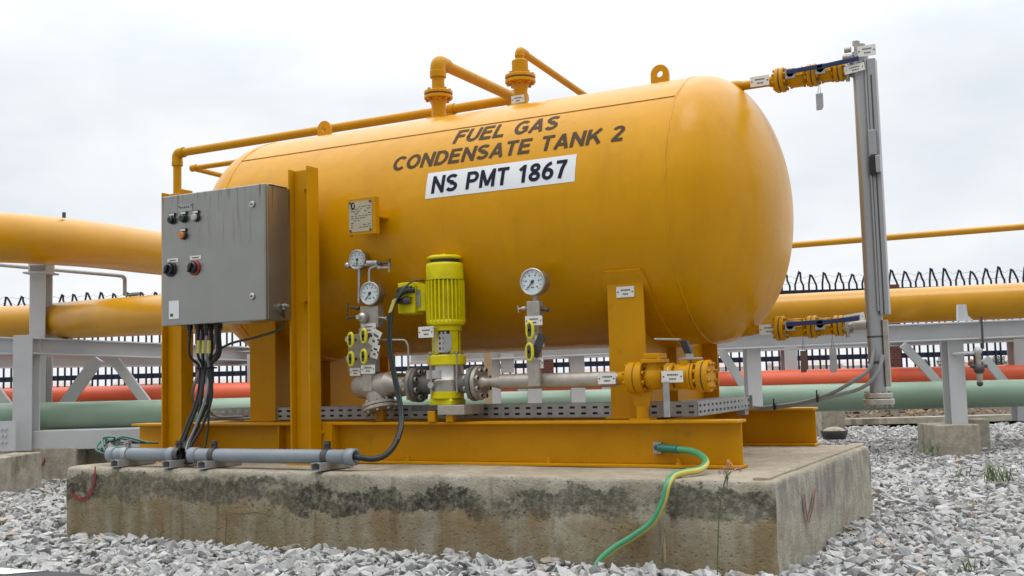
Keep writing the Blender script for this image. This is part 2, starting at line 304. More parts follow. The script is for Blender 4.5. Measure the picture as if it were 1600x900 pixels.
# ------------------------------------------------------------------ mesh builder
def frame(axis):
    a = Vector(axis).normalized()
    u = a.cross(Vector((0, 0, 1)))
    if u.length < 1e-3: u = a.cross(Vector((0, 1, 0)))
    u.normalize(); v = a.cross(u)
    return a, u, v
class MB:
    def __init__(s): s.v = []; s.f = []; s.m = []; s.sm = []
    def add(s, vs, fs, mat=0, smooth=False):
        o = len(s.v); s.v += [Vector(x) for x in vs]
        for i, f in enumerate(fs):
            s.f.append([o + k for k in f]); s.m.append(mat[i] if isinstance(mat, list) else mat); s.sm.append(smooth)
        return s
    def box(s, x0, x1, y0, y1, z0, z1, mat=0):
        return s.obox(Vector((x0, y0, z0)), (x1 - x0, 0, 0), (0, y1 - y0, 0), (0, 0, z1 - z0), mat)
    def obox(s, o, a, b, c, mat=0):
        o, a, b, c = Vector(o), Vector(a), Vector(b), Vector(c)
        if a.cross(b).dot(c) < 0: a, b = b, a
        vs = [o, o + a, o + a + b, o + b, o + c, o + a + c, o + a + b + c, o + b + c]
        return s.add(vs, [(0, 3, 2, 1), (4, 5, 6, 7), (0, 1, 5, 4), (1, 2, 6, 5), (2, 3, 7, 6), (3, 0, 4, 7)], mat)
    def cbox(s, c, a, b, d, mat=0):      # centred, full-length edge vectors
        a, b, d = Vector(a), Vector(b), Vector(d)
        return s.obox(Vector(c) - (a + b + d) / 2, a, b, d, mat)
    def lathe(s, prof, o, axis, seg=24, mat=0, smooth=True, refu=None):
        a, u, v = frame(axis); o = Vector(o)
        if refu is not None: u = Vector(refu).normalized(); v = a.cross(u)
        rings = []; vs = []
        for r, h in prof:
            if r < 1e-6: rings.append([len(vs)]); vs.append(o + a * h)
            else:
                rings.append(list(range(len(vs), len(vs) + seg)))
                vs += [o + a * h + (u * math.cos(2 * PI * k / seg) + v * math.sin(2 * PI * k / seg)) * r for k in range(seg)]
        fs = []
        for A, B in zip(rings, rings[1:]):
            for k in range(seg):
                k2 = (k + 1) % seg
                if len(A) == 1 and len(B) == 1: continue
                if len(A) == 1: fs.append((A[0], B[k2], B[k]))
                elif len(B) == 1: fs.append((A[k], A[k2], B[0]))
                else: fs.append((A[k], A[k2], B[k2], B[k]))
        # sharp corners: split the rings where the profile turns sharply
        return s.add(vs, fs, mat, smooth)
    def cyl(s, p0, p1, r0, r1=None, seg=20, mat=0, ch=0.0):
        p0, p1 = Vector(p0), Vector(p1); r1 = r0 if r1 is None else r1
        ax = p1 - p0; h = ax.length
        if h < 1e-9: return s
        if ch:
            s.lathe([(0, 0), (r0 - ch, 0)], p0, ax, seg, mat, False); s.lathe([(r0 - ch, 0), (r0, ch)], p0, ax, seg, mat)
            s.lathe([(r0, ch), (r1, h - ch)], p0, ax, seg, mat); s.lathe([(r1, h - ch), (r1 - ch, h)], p0, ax, seg, mat); s.lathe([(r1 - ch, h), (0, h)], p0, ax, seg, mat, False)
        else:
            s.lathe([(0, 0), (r0, 0)], p0, ax, seg, mat, False); s.lathe([(r0, 0), (r1, h)], p0, ax, seg, mat); s.lathe([(r1, h), (0, h)], p0, ax, seg, mat, False)
        return s
    def tube(s, pts, r, seg=10, mat=0, closed=False, caps=True, rad=0.0, seg_mat=None, twist=0.0, smooth_path=0):
        pts = [Vector(p) for p in pts]
        if rad: pts = fillet(pts, rad)
        if smooth_path: pts = catmull(pts, smooth_path)
        n = len(pts); rings = []; vs = []
        T = []
        for i in range(n):
            a = pts[(i - 1) % n] if (closed or i > 0) else pts[i]
            b = pts[(i + 1) % n] if (closed or i < n - 1) else pts[i]
            T.append((b - a).normalized())
        _, u, _ = frame(T[0])
        for i in range(n):
            u = (u - T[i] * u.dot(T[i])).normalized(); v = T[i].cross(u)
            rr = r[i] if isinstance(r, list) else r
            vs += [pts[i] + (u * math.cos(2 * PI * k / seg + twist * i) + v * math.sin(2 * PI * k / seg + twist * i)) * rr for k in range(seg)]
        fs = []; ms = []
        for i in range(n if closed else n - 1):
            j = (i + 1) % n
            for k in range(seg):
                k2 = (k + 1) % seg
                fs.append((i * seg + k, i * seg + k2, j * seg + k2, j * seg + k)); ms.append(seg_mat[k] if seg_mat else mat)
        s.add(vs, fs, ms, True)
        if caps and not closed:
            s.add(vs[:seg], [tuple(reversed(range(seg)))], mat); s.add(vs[-seg:], [tuple(range(seg))], mat)
        return s
    def prism(s, poly, o, u, v, d, mat=0):
        """polygon in the (u, v) frame at o pushed along the vector d"""
        o, u, v, d = Vector(o), Vector(u), Vector(v), Vector(d)
        p = [o + u * a + v * b for a, b in poly]; n = len(p)
        area = sum(poly[i][0] * poly[(i + 1) % n][1] - poly[(i + 1) % n][0] * poly[i][1] for i in range(n))
        if (u.cross(v).dot(d) > 0) == (area < 0): p.reverse()
        vs = p + [q + d for q in p]
        return s.add(vs, [tuple(reversed(range(n))), tuple(range(n, 2 * n))] + [(i, (i + 1) % n, n + (i + 1) % n, n + i) for i in range(n)], mat)
    def ball(s, c, r, seg=16, mat=0, sx=1, axis=(0, 0, 1)):
        k = seg // 2
        return s.lathe([(r * math.sin(PI * i / k) if 0 < i < k else 0, -r * sx * math.cos(PI * i / k)) for i in range(k + 1)], c, axis, seg, mat)
    def bolts(s, c, axis, R, n, r=0.008, h0=-0.03, h1=0.03, mat=0, ph=0.0):
        a, u, v = frame(axis); c = Vector(c)
        for k in range(n):
            p = c + (u * math.cos(2 * PI * k / n + ph) + v * math.sin(2 * PI * k / n + ph)) * R
            s.cyl(p + a * h0, p + a * h1, r * 0.62, seg=8, mat=mat)
            for h, e in ((h0, 0.012), (h1 - 0.012, 0.012)):
                s.cyl(p + a * h, p + a * (h + e), r, seg=6, mat=mat)
        return s
    def disc_pair(s, c, axis, R, t=0.02, gap=0.005, n=8, mat=0, gm=1, bm=None):
        """two bolted flange discs with a dark gasket between"""
        a = Vector(axis).normalized(); c = Vector(c)
        s.cyl(c - a * (gap / 2 + t), c - a * gap / 2, R, seg=32, mat=mat, ch=0.003)
        s.cyl(c + a * gap / 2, c + a * (gap / 2 + t), R, seg=32, mat=mat, ch=0.003)
        s.cyl(c - a * gap / 2, c + a * gap / 2, R * 0.93, seg=32, mat=gm)
        if n: s.bolts(c, a, R * 0.78, n, R * 0.13, -(t + gap / 2 + 0.016), t + gap / 2 + 0.016, mat if bm is None else bm, ph=PI / n)
        return s
def fillet(pts, rad, n=7):
    out = [pts[0]]
    for a, b, c in zip(pts, pts[1:], pts[2:]):
        d1 = (a - b); d2 = (c - b); l1, l2 = d1.length, d2.length; d1.normalize(); d2.normalize()
        ang = d1.angle(d2)
        if ang > PI - 0.02: out.append(b); continue
        t = min(rad / math.tan(ang / 2), l1 * 0.49, l2 * 0.49); r = t * math.tan(ang / 2)
        bis = (d1 + d2).normalized(); cen = b + bis * (r / math.sin(ang / 2))
        p, q = b + d1 * t, b + d2 * t
        x = (p - cen); y = (q - cen); tot = x.angle(y); ax = x.cross(y).normalized()
        for k in range(n + 1): out.append(cen + Matrix.Rotation(tot * k / n, 3, ax) @ x)
    out.append(pts[-1]); return out
def catmull(P, n):
    out = []; Q = [P[0] * 2 - P[1]] + P + [P[-1] * 2 - P[-2]]
    for i in range(1, len(Q) - 2):
        a, b, c, d = Q[i - 1:i + 3]
        for k in range(n):
            t = k / n
            out.append(0.5 * ((2 * b) + (c - a) * t + (2 * a - 5 * b + 4 * c - d) * t * t + (3 * b - a - 3 * c + d) * t ** 3))
    out.append(P[-1]); return out

ORG = {}
def build(name, mb, mats, parent=None, bevel=0.0, org=None, auto=35):
    mats = mats if isinstance(mats, (list, tuple)) else [mats]
    o0 = ORG[parent.name] if parent is not None else Vector(org if org is not None else (0, 0, 0))
    me = bpy.data.meshes.new(name)
    me.from_pydata([v - o0 for v in mb.v], [], mb.f)
    me.polygons.foreach_set('material_index', mb.m); me.polygons.foreach_set('use_smooth', mb.sm)
    for m in mats: me.materials.append(m)
    me.update()
    o = bpy.data.objects.new(name, me); COL.objects.link(o)
    if parent is not None: o.parent = parent
    else: o.location = o0
    ORG[o.name] = o0
    if bevel:
        b = o.modifiers.new('edge', 'BEVEL'); b.width = bevel; b.segments = 2; b.limit_method = 'ANGLE'; b.angle_limit = math.radians(50)
    return o
def tag(o, label=None, cat=None, group=None, kind=None):
    if label: o['label'] = label
    if cat: o['category'] = cat
    if group: o['group'] = group
    if kind: o['kind'] = kind
    return o
def thing(name, label, cat, loc, group=None):
    o = bpy.data.objects.new(name, None); COL.objects.link(o); o.location = loc; o.empty_display_size = 0.1
    ORG[o.name] = Vector(loc)
    return tag(o, label, cat, group)

def text_geo(s, size=1.0, bold=0.0, shear=0.0, space=1.0):
    c = bpy.data.curves.new('lettering', 'FONT'); c.body = s; c.size = size; c.offset = bold; c.shear = shear; c.space_character = space
    c.resolution_u = 4
    o = bpy.data.objects.new('lettering', c); COL.objects.link(o)
    dg = bpy.context.evaluated_depsgraph_get(); me = bpy.data.meshes.new_from_object(o.evaluated_get(dg))
    bm = bmesh.new(); bm.from_mesh(me); bmesh.ops.triangulate(bm, faces=bm.faces)
    vs = [v.co.copy() for v in bm.verts]; fs = [[v.index for v in f.verts] for f in bm.faces]
    bm.free(); bpy.data.meshes.remove(me); bpy.data.objects.remove(o); bpy.data.curves.remove(c)
    x0, x1 = min(v.x for v in vs), max(v.x for v in vs); y0, y1 = min(v.y for v in vs), max(v.y for v in vs)
    return vs, fs, (x0, x1, y0, y1)

def tag_plate(mb, c, u, v, wdt, hgt, mats=(0, 1), th=0.004):
    """a small engraved plate centred at c: white sheet, two short rows of marks and two rivets"""
    u, v, c = Vector(u).normalized(), Vector(v).normalized(), Vector(c); n = u.cross(v).normalized()
    mb.cbox(c, u * wdt, v * hgt, n * th, mats[0])
    rnd = random.Random(int(abs(c.x * 977 + c.z * 331)))
    for row, (yy, x0, x1) in enumerate(((0.16, -0.24, 0.26), (-0.2, -0.14, 0.16))):
        x = x0
        while x < x1:
            d = rnd.uniform(0.04, 0.07)
            mb.cbox(c + u * (x + d / 2) * wdt + v * yy * hgt + n * (th / 2 + 0.0006), u * d * wdt * 0.8, v * hgt * 0.14, n * 0.001, mats[1]); x += d * 1.25
    for sx in (-0.41, 0.41):
        mb.cyl(c + u * sx * wdt + n * th / 2, c + u * sx * wdt + n * (th / 2 + 0.002), hgt * 0.07, seg=8, mat=mats[1])
UX, UY, UZ = Vector((1, 0, 0)), Vector((0, 1, 0)), Vector((0, 0, 1))

# ================================================================== GROUND
g = MB(); S_ = 900
g.add([(-S_, -60, -.065), (S_, -60, -.065), (S_, S_, -.065), (-S_, S_, -.065)], [(0, 1, 2, 3)])
tag(build('ground', g, GROUND), kind='structure')
ZT = 0.42; PX0, PX1, PY1 = -1.2416, 3.5897, 2.5846
# road corner nearest the camera, with the end of a painted line
rd = MB(); rd.add([(-3, -1.18, -.012), (-0.2, -1.17, -.012), (0.25, -1.155, -.012), (0.85, -1.25, -.012), (1.6, -1.55, -.012), (1.6, -4, -.012), (-3, -4, -.012)], [(6, 5, 4, 3, 2, 1, 0)])
tag(build('road', rd, ASPH), kind='structure')
rl = MB(); rl.add([(-3, -1.205, -.008), (-0.36, -1.195, -.008), (0.0, -1.185, -.008), (-0.12, -1.33, -.008), (-3, -1.55, -.008)], [(4, 3, 2, 1, 0)])
tag(build('road_marking', rl, RPAINT), kind='structure')

def rockmesh(name, P, size, tone, mat_, seed=3, npts=10):
    """angular broken stones: every stone is a convex hull of its own proportions and tilt"""
    rng = np.random.default_rng(seed); protos = []
    for k in range(28):
        b = bmesh.new(); pts = rng.normal(size=(npts, 3)); pts /= np.linalg.norm(pts, axis=1)[:, None]
        pts *= rng.uniform(0.75, 1.0, (npts, 1)); pts *= np.array([1.08, rng.uniform(.55, .9), rng.uniform(.36, .68)]) * 0.56
        vs = [b.verts.new(p) for p in pts]; r_ = bmesh.ops.convex_hull(b, input=vs)
        bmesh.ops.delete(b, geom=[x for x in r_['geom_interior'] if isinstance(x, bmesh.types.BMVert)], context='VERTS')
        bmesh.ops.triangulate(b, faces=b.faces); b.verts.index_update()
        protos.append((np.array([v.co for v in b.verts]), np.array([[v.index for v in f.verts] for f in b.faces]))); b.free()
    V, F, T = [], [], []; off = 0
    for i in range(len(P)):
        pv, pf = protos[rng.integers(28)]
        a = rng.uniform(0, 2 * PI); tx, ty = rng.normal(0, .35, 2)
        ca, sa = math.cos(a), math.sin(a)
        Rz = np.array([[ca, -sa, 0], [sa, ca, 0], [0, 0, 1]]); Rx = np.array([[1, 0, 0], [0, math.cos(tx), -math.sin(tx)], [0, math.sin(tx), math.cos(tx)]])
        Ry = np.array([[math.cos(ty), 0, math.sin(ty)], [0, 1, 0], [-math.sin(ty), 0, math.cos(ty)]])
        V.append((pv * size[i]) @ (Rx @ Ry @ Rz).T + P[i]); F.append(pf + off); T.append(np.repeat(tone[i][None], len(pv), 0)); off += len(pv)
    V = np.concatenate(V); F = np.concatenate(F); T = np.concatenate(T)
    me = bpy.data.meshes.new(name); me.vertices.add(len(V)); me.vertices.foreach_set('co', V.ravel().astype('f'))
    me.loops.add(F.size); me.loops.foreach_set('vertex_index', F.ravel().astype('i'))
    me.polygons.add(len(F)); me.polygons.foreach_set('loop_start', np.arange(0, F.size, 3, dtype='i')); me.polygons.foreach_set('loop_total', np.full(len(F), 3, dtype='i'))
    at_ = me.color_attributes.new('tone', 'FLOAT_COLOR', 'POINT')
    at_.data.foreach_set('color', np.concatenate([T, np.ones((len(T), 1))], 1).ravel().astype('f'))
    me.polygons.foreach_set('use_smooth', np.zeros(len(F), dtype=bool)); me.update(); me.validate(); me.materials.append(mat_)
    o = bpy.data.objects.new(name, me); COL.objects.link(o); return o
rng = np.random.default_rng(5)
def gravel_points():
    pts = []
    for (d0, d1, dens) in ((3.2, 7.0, 850), (7.0, 10.5, 560), (10.5, 18.3, 270)):
        smax = d1 * 0.60; area = (d1 - d0) * 2 * smax; n = int(area * dens)
        s = rng.uniform(-smax, smax, n); d = rng.uniform(d0, d1, n)
        x = CAM.x + RH.x * s + FH.x * d; y = CAM.y + RH.y * s + FH.y * d
        keep = np.abs(s) < d * 0.56 + 0.4
        keep &= ~((x > PX0 + .0) & (x < PX1 - .0) & (y > 0.0) & (y < PY1 - .0))
        keep &= ~((y < -1.17 - np.clip(x - .25, 0, 9) * 0.18) & (x < 1.6) & (rng.uniform(size=n) > 0.012))
        # stones hidden behind the plinth and the tank are not laid
        sx = s / d
        keep &= ~((d > 9.5) & (sx > -0.30) & (sx < 0.26))
        pts.append(np.stack([x[keep], y[keep], d[keep]], 1))
    return np.concatenate(pts)
gp = gravel_points(); n = len(gp)
size = np.clip(rng.lognormal(math.log(0.056), 0.46, n) * np.where(gp[:, 2] < 6.6, 1.05, 1.0), 0.022, 0.15)
# the heap is a little higher against the plinth's near corner
heap = 0.012 * np.exp(-((gp[:, 0] - 2.6) / 1.6) ** 2 - (np.minimum(gp[:, 1], 0) / 0.5) ** 2)
z = rng.uniform(-0.070, -0.022, n) + heap * (gp[:, 1] < 0.3) + 0.012 * np.sin(gp[:, 0] * 3.1) * np.sin(gp[:, 1] * 2.7)
tone = rng.normal(0.415, 0.05, n)[:, None] * np.array([1.0, 0.995, 0.975]) + rng.normal(0, .006, (n, 3))
br = rng.uniform(size=n) < 0.02; tone[br] = tone[br] * np.array([0.98, 0.80, 0.66])
wh = rng.uniform(size=n) < 0.10; tone[wh] *= 1.18
tone = np.clip(tone, 0.12, 0.68)
tag(rockmesh('gravel', np.stack([gp[:, 0], gp[:, 1], z], 1), size, tone, STONE), kind='stuff', label='loose grey crushed stone covering the yard around the plinth', cat='gravel')

# brown strip with a low concrete edge in front of the fence
D_K = 18.4
k = MB(); k.obox(rk(-16, D_K, 0), RH * 34, FH * 0.35, UZ * 0.10)
tag(build('kerb', k, CONC2), kind='structure')
k = MB(); a_, b_, c_, d_ = rk(-20, D_K + .35, .05), rk(20, D_K + .35, .05), rk(24, 60, .06), rk(-24, 60, .06); k.add([a_, b_, c_, d_], [(0, 1, 2, 3)])
tag(build('bare_earth', k, SOIL), kind='structure')
m_ = 420; s = rng.uniform(-1, 9.5, m_); d = rng.uniform(D_K + .4, 22.5, m_)
lp = np.stack([CAM.x + RH.x * s + FH.x * d, CAM.y + RH.y * s + FH.y * d, np.full(m_, .06)], 1)
lt = np.array([0.20, 0.145, 0.085]) * rng.uniform(0.35, 1.9, (m_, 1))
tag(rockmesh('litter', lp, np.clip(rng.lognormal(math.log(.10), .5, m_), .04, .32), lt, STONE, seed=8), kind='stuff', label='scattered brown stones and dead leaves under the green pipe', cat='litter')

# ================================================================== PLINTH
pl = thing('concrete_plinth', 'long stained concrete plinth carrying the yellow tank, with a red painted hook mark', 'plinth', (0, 0, 0))
bm = bmesh.new(); bmesh.ops.create_cube(bm, size=1)
for v in bm.verts: v.co = Vector((PX0 if v.co.x < 0 else PX1, 0 if v.co.y < 0 else PY1, -0.15 if v.co.z < 0 else ZT))
bmesh.ops.bevel(bm, geom=[e for e in bm.edges if max(v.co.z for v in e.verts) > 0], offset=0.02, segments=3, affect='EDGES', profile=0.5)
for ax, st in ((0, 0.06), (1, 0.08), (2, 0.05)):
    lo, hi = ((PX0, PX1), (0, PY1), (-.15, ZT))[ax]; c_ = lo + st
    no = Vector((0, 0, 0)); no[ax] = 1
    while c_ < hi - 0.01:
        co = Vector((0, 0, 0)); co[ax] = c_
        bmesh.ops.bisect_plane(bm, geom=bm.verts[:] + bm.edges[:] + bm.faces[:], plane_co=co, plane_no=no); c_ += st
for v in bm.verts:
    p = v.co
    edge_ = max(0, 1 - (ZT - p.z) / .07) * max(0, 1 - min(abs(p.y), abs(PX1 - p.x)) / .07)
    d1 = -edge_ * .016 * max(0, noise.noise(p * 6) + .25 + noise.noise(p * 17) * .6) + noise.noise(p * 1.3) * 0.010 + noise.noise(p * 5) * 0.005 + noise.noise(p * 14) * 0.003
    nrm = Vector((0, 0, 0))
    if p.y < 0.03: nrm.y -= 1
    if p.x > PX1 - .03: nrm.x += 1
    if p.x < PX0 + .03: nrm.x -= 1
    if p.z > ZT - .03: nrm.z += 0.5
    v.co += nrm * d1
    # the lower right of the front carries a thicker skim coat with a broken upper edge
    if p.y < 0.02 and p.x > 0.02 + 0.01 * noise.noise(p * 9) and p.z < 0.215 + 0.03 * noise.noise(Vector((p.x * 4, 0, 0))) : v.co.y -= 0.012
me = bpy.data.meshes.new('block'); bm.to_mesh(me); bm.free()
for p in me.polygons: p.use_smooth = True
me.materials.append(CONC); blk = bpy.data.objects.new('block', me); COL.objects.link(blk); blk.parent = pl; ORG['block'] = Vector((0, 0, 0))
lip = MB(); lip.box(PX1 - .11, PX1 - .03, .03, PY1 - .03, ZT - .01, ZT + .012); build('edge_lip', lip, CONC, pl, bevel=.006)
def smear(pts, wdt, nrm, seed):
    """a flat brushed paint line a hair proud of the concrete"""
    m = MB(); P = catmull([Vector(p) for p in pts], 8); rnd = random.Random(seed); nrm = Vector(nrm); vs = []
    for i, p in enumerate(P):
        t = (P[min(i + 1, len(P) - 1)] - P[max(i - 1, 0)]).normalized(); sd_ = t.cross(nrm).normalized()
        h = wdt * (0.35 + 0.65 * math.sin(PI * min(1, (i + 1.5) / (len(P) + 1)))) * rnd.uniform(.75, 1.15)
        vs += [p + sd_ * h * .5, p - sd_ * h * .5]
    m.add(vs, [(2 * i, 2 * i + 1, 2 * i + 3, 2 * i + 2) for i in range(len(P) - 1)]); return m
F_ = lambda px, py: at(px, py, Y=-0.014)
build('paint_mark', smear([F_(149, 729), F_(147, 750), F_(141, 770), F_(129, 780), F_(117, 777), F_(109, 762)], 0.028, (0, -1, 0), 2), REDMARK, pl)
E_ = lambda px, py: at(px, py, X=PX1 + .014)
build('paint_mark', smear([E_(1257, 771), E_(1259, 795), E_(1263, 817)], 0.03, (1, 0, 0), 4), REDMARK, pl)
build('paint_mark', smear([E_(1274, 763), E_(1270, 790), E_(1264, 817)], 0.025, (1, 0, 0), 5), REDMARK, pl)

CRACK = mat('crack_dirt', (0.085, 0.072, 0.05), 0.95, var=0.3)
F2 = lambda px, py: at(px, py, Y=-0.019)
build('crack', smear([F2(352, 795), F2(354, 815), F2(352, 838), F2(355, 868)], 0.005, (0, -1, 0), 12), CRACK, pl)
build('crack', smear([F2(354, 801), F2(378, 803), F2(402, 801), F2(424, 807)], 0.004, (0, -1, 0), 13), CRACK, pl)
# ================================================================== SKID
ZS = 0.682
sk = thing('skid_frame', 'yellow steel I-beam base frame bolted flat on top of the concrete plinth', 'base frame', (1.0, 1.55, ZT))
def ibeam(mb, x0, x1, yc, wdt, z0, z1, tf=.016, tw=.012):
    mb.box(x0, x1, yc - wdt / 2, yc + wdt / 2, z0, z0 + tf); mb.box(x0, x1, yc - wdt / 2, yc + wdt / 2, z1 - tf, z1)
    mb.box(x0 + .004, x1 - .004, yc - tw / 2, yc + tw / 2, z0 + tf, z1 - tf)
XS0, XS1 = -1.234, 3.267
for yc_ in (0.64, 2.46):
    b = MB(); ibeam(b, XS0, XS1, yc_, .16, ZT + .002, ZS); build('long_beam', b, YEL, sk, bevel=.003)
for xc in (-1.10, -.19, 2.56):
    b = MB(); b.box(xc - .07, xc + .07, .652, 2.448, ZT + .02, ZT + .034); b.box(xc - .07, xc + .07, .652, 2.448, ZS - .032, ZS - .018); b.box(xc - .006, xc + .006, .652, 2.448, ZT + .034, ZS - .032)
    build('cross_beam', b, YEL, sk, bevel=.002)
for xa in (at(441, 690, Y=.6).x, ):
    b = MB(); b.box(xa - .008, xa + .0, .565, .633, ZT + .019, ZS - .017); build('stiffener', b, YEL, sk)
for xb_ in (at(640, 730, Y=.6).x, at(1063, 730, Y=.6).x, at(860, 730, Y=.6).x, 3.2):
    b = MB(); b.cyl((xb_, .585, ZT + .018), (xb_, .585, ZT + .034), .02, seg=6); b.cyl((xb_, .585, ZT + .034), (xb_, .585, ZT + .052), .011, seg=8); build('anchor_bolt', b, YEL, sk)
xa, xb = at(498, 690, Y=.562).x, at(521, 690, Y=.562).x
b = MB(); b.box(xa, xb, .545, .557, ZT + .004, ZS - .004); pb = at(506, 675, Y=.55); b.cyl((pb.x, .545, pb.z), (pb.x, .533, pb.z), .013, seg=6); build('post_bracket', b, YEL, sk)
b = MB(); b.box(xb - .01, xb, .56, .633, ZT + .019, ZS - .017); build('stiffener', b, YEL, sk)
pg = at(1027, 699, Y=.62)
b = MB(); b.box(pg.x - .02, pg.x + .03, .60, .633, pg.z - .035, pg.z + .03, 0); b.cyl((pg.x + .005, .60, pg.z), (pg.x + .005, .585, pg.z), .016, seg=6, mat=1); build('earth_lug', b, [GALV, DKMET], sk, bevel=.003)

# ================================================================== TANK
TR, TY, TZ = 0.847, 1.4909, 1.9702; TX0, TX1 = -0.486, 2.877; HD = 0.455
tk = thing('condensate_tank', 'large glossy yellow horizontal cylindrical tank with domed ends and dark lettering, on two saddles', 'tank', (1.2, TY, ZS))
prof = []
nh = 26
for i in range(nh + 1):
    a = PI / 2 * i / nh; prof.append((TR * math.sin(a), TX0 - .03 - HD * math.cos(a)))
for i in range(1, 12): prof.append((TR, TX0 + (TX1 - TX0) * i / 12))
for i in range(nh + 1):
    a = PI / 2 * (1 - i / nh); prof.append((TR * math.sin(a), TX1 + .03 + HD * math.cos(a)))
prof[0] = (0, prof[0][1]); prof[-1] = (0, prof[-1][1])
b = MB(); b.lathe(prof, (0, TY, TZ), (1, 0, 0), 128); build('shell', b, TANK, tk)
def cylp(x, deg, off=0.0):         # point on the shell: deg above the near horizontal
    a = math.radians(deg); return Vector((x, TY - (TR + off) * math.cos(a), TZ + (TR + off) * math.sin(a)))
b = MB()
rnd = random.Random(3)
for x in (TX0, TX1):
    b = MB(); ring = [Vector((x + rnd.uniform(-.004, .004), TY + (TR - .003) * math.cos(2 * PI * q / 120), TZ + (TR - .003) * math.sin(2 * PI * q / 120))) for q in range(120)]
    b.tube(ring, [.0075 + rnd.uniform(-.002, .004) * (rnd.random() < .5) for _ in ring], 8, closed=True); build('weld_ring', b, TANK, tk)
sa = math.degrees(math.atan2(2.586 - TZ, TY - .9134))
SEAM = mat('seam_dirt', (0.30, 0.145, 0.02), 0.5, var=0.3, scale=30)
b = MB(); b.tube([cylp(TX0, sa, -.001), cylp(TX1, sa, -.001)], .006, 8); build('weld_seam', b, SEAM, tk)
def arcp(cx, cy, rx, ry, a0, a1, n=14): return [(cx + rx * math.cos(math.radians(a0 + (a1 - a0) * i / n)), cy + ry * math.sin(math.radians(a0 + (a1 - a0) * i / n))) for i in range(n + 1)]
W_ = 0.188; H_ = W_ / 2
GLYPH = {   # bold sans capitals: centre lines of the strokes in a box one unit high, and the advance
 'F': (.62, [[(H_, 0), (H_, 1)], [(H_, 1 - H_), (.60, 1 - H_)], [(H_, .52), (.54, .52)]]),
 'E': (.67, [[(H_, 0), (H_, 1)], [(H_, 1 - H_), (.62, 1 - H_)], [(H_, .52), (.57, .52)], [(H_, H_), (.64, H_)]]),
 'L': (.62, [[(H_, 0), (H_, 1)], [(H_, H_), (.60, H_)]]),
 'U': (.72, [[(H_, 1), (H_, .36)] + arcp(.36, .36, .36 - H_, .36 - H_, 180, 360) + [(.72 - H_, 1)]]),
 'G': (.78, [arcp(.40, .5, .40 - H_, .5 - H_, 48, 318, 24) , [(.42, .45), (.74, .45)], [(.665, .45), (.665, .15)]]),
 'C': (.73, [arcp(.40, .5, .40 - H_, .5 - H_, 44, 316, 24)]),
 'O': (.80, [arcp(.40, .5, .40 - H_, .5 - H_, 0, 360, 32)]),
 'A': (.74, [[(.07, 0), (.37, .97)], [(.37, .97), (.67, 0)], [(.18, .29), (.56, .29)]]),
 'S': (.68, [arcp(.34, .73, .34 - H_, .27 - H_, 30, 270, 16) + arcp(.34, .285, .34 - H_, .285 - H_, 90, -155, 16)]),
 'N': (.73, [[(H_, 0), (H_, 1)], [(.09, .93), (.64, .07)], [(.73 - H_, 0), (.73 - H_, 1)]]),
 'D': (.74, [[(H_, 0), (H_, 1)], [(H_, 1 - H_), (.30, 1 - H_)] + arcp(.30, .5, .44 - H_, .5 - H_, 90, -90, 18)[1:] + [(H_, H_)]]),
 'T': (.66, [[(.33, 0), (.33, 1 - W_)], [(.01, 1 - H_), (.65, 1 - H_)]]),
 'K': (.76, [[(H_, 0), (H_, 1)], [(.15, .38), (.66, .98)], [(.33, .60), (.69, .02)]]),
 'P': (.68, [[(H_, 0), (H_, 1)], [(H_, 1 - H_), (.38, 1 - H_)] + arcp(.38, .68, .30 - H_, .32 - H_, 90, -90, 14)[1:] + [(H_, .445)]]),
 'M': (.86, [[(H_, 0), (H_, 1)], [(.11, .94), (.43, .10)], [(.43, .10), (.75, .94)], [(.86 - H_, 0), (.86 - H_, 1)]]),
 '1': (.52, [[(.33, 0), (.33, .99)], [(.37, .93), (.08, .70)]]),
 '2': (.60, [arcp(.30, .71, .30 - H_, .29 - H_, 165, -25, 14) + [(.12, .13)], [(.03, H_), (.58, H_)]]),
 '8': (.62, [arcp(.31, .745, .275 - H_, .255 - H_, 0, 360, 22), arcp(.31, .275, .31 - H_, .275 - H_, 0, 360, 24)]),
 '6': (.62, [arcp(.31, .32, .31 - H_, .32 - H_, 0, 360, 24), arcp(.52, .34, .52 - H_, .66 - H_, 180, 96, 12)]),
 '7': (.60, [[(.02, 1 - H_), (.58, 1 - H_)], [(.50, .88), (.36, .55), (.25, 0)]]),
 ' ': (.34, [])}
def ribbon(P, w):
    P = [Vector((x, y)) for x, y in P]; closed = (P[0] - P[-1]).length < 1e-4; n = len(P); vs = []
    for i in range(n):
        a = P[i - 1] if i > 0 else (P[-2] if closed else P[i]); c = P[i + 1] if i < n - 1 else (P[1] if closed else P[i])
        t1 = (P[i] - a).normalized() if (P[i] - a).length > 1e-9 else (c - P[i]).normalized(); t2 = (c - P[i]).normalized() if (c - P[i]).length > 1e-9 else t1
        t = (t1 + t2).normalized(); nn = Vector((-t.y, t.x)); k_ = 1 / max(.5, nn.dot(Vector((-t1.y, t1.x))))
        vs += [P[i] + nn * w / 2 * k_, P[i] - nn * w / 2 * k_]
    return vs, [(2 * i + 1, 2 * i + 3, 2 * i + 2, 2 * i) for i in range(n - 1)]
def subdiv(P, step=.12):
    out = [P[0]]
    for a, b_ in zip(P, P[1:]):
        k_ = max(1, int(math.hypot(b_[0] - a[0], b_[1] - a[1]) / step)); out += [(a[0] + (b_[0] - a[0]) * i / k_, a[1] + (b_[1] - a[1]) * i / k_) for i in range(1, k_ + 1)]
    return out
def letters(s, gap=.085):
    x = 0; out = []
    for ch in s:
        adv, st = GLYPH[ch]
        out.append((ch, [ribbon([(px + x, py) for px, py in subdiv(p_)], W_ if ch != 'M' else W_ * .95) for p_ in st])); x += adv + gap
    return out, x - gap
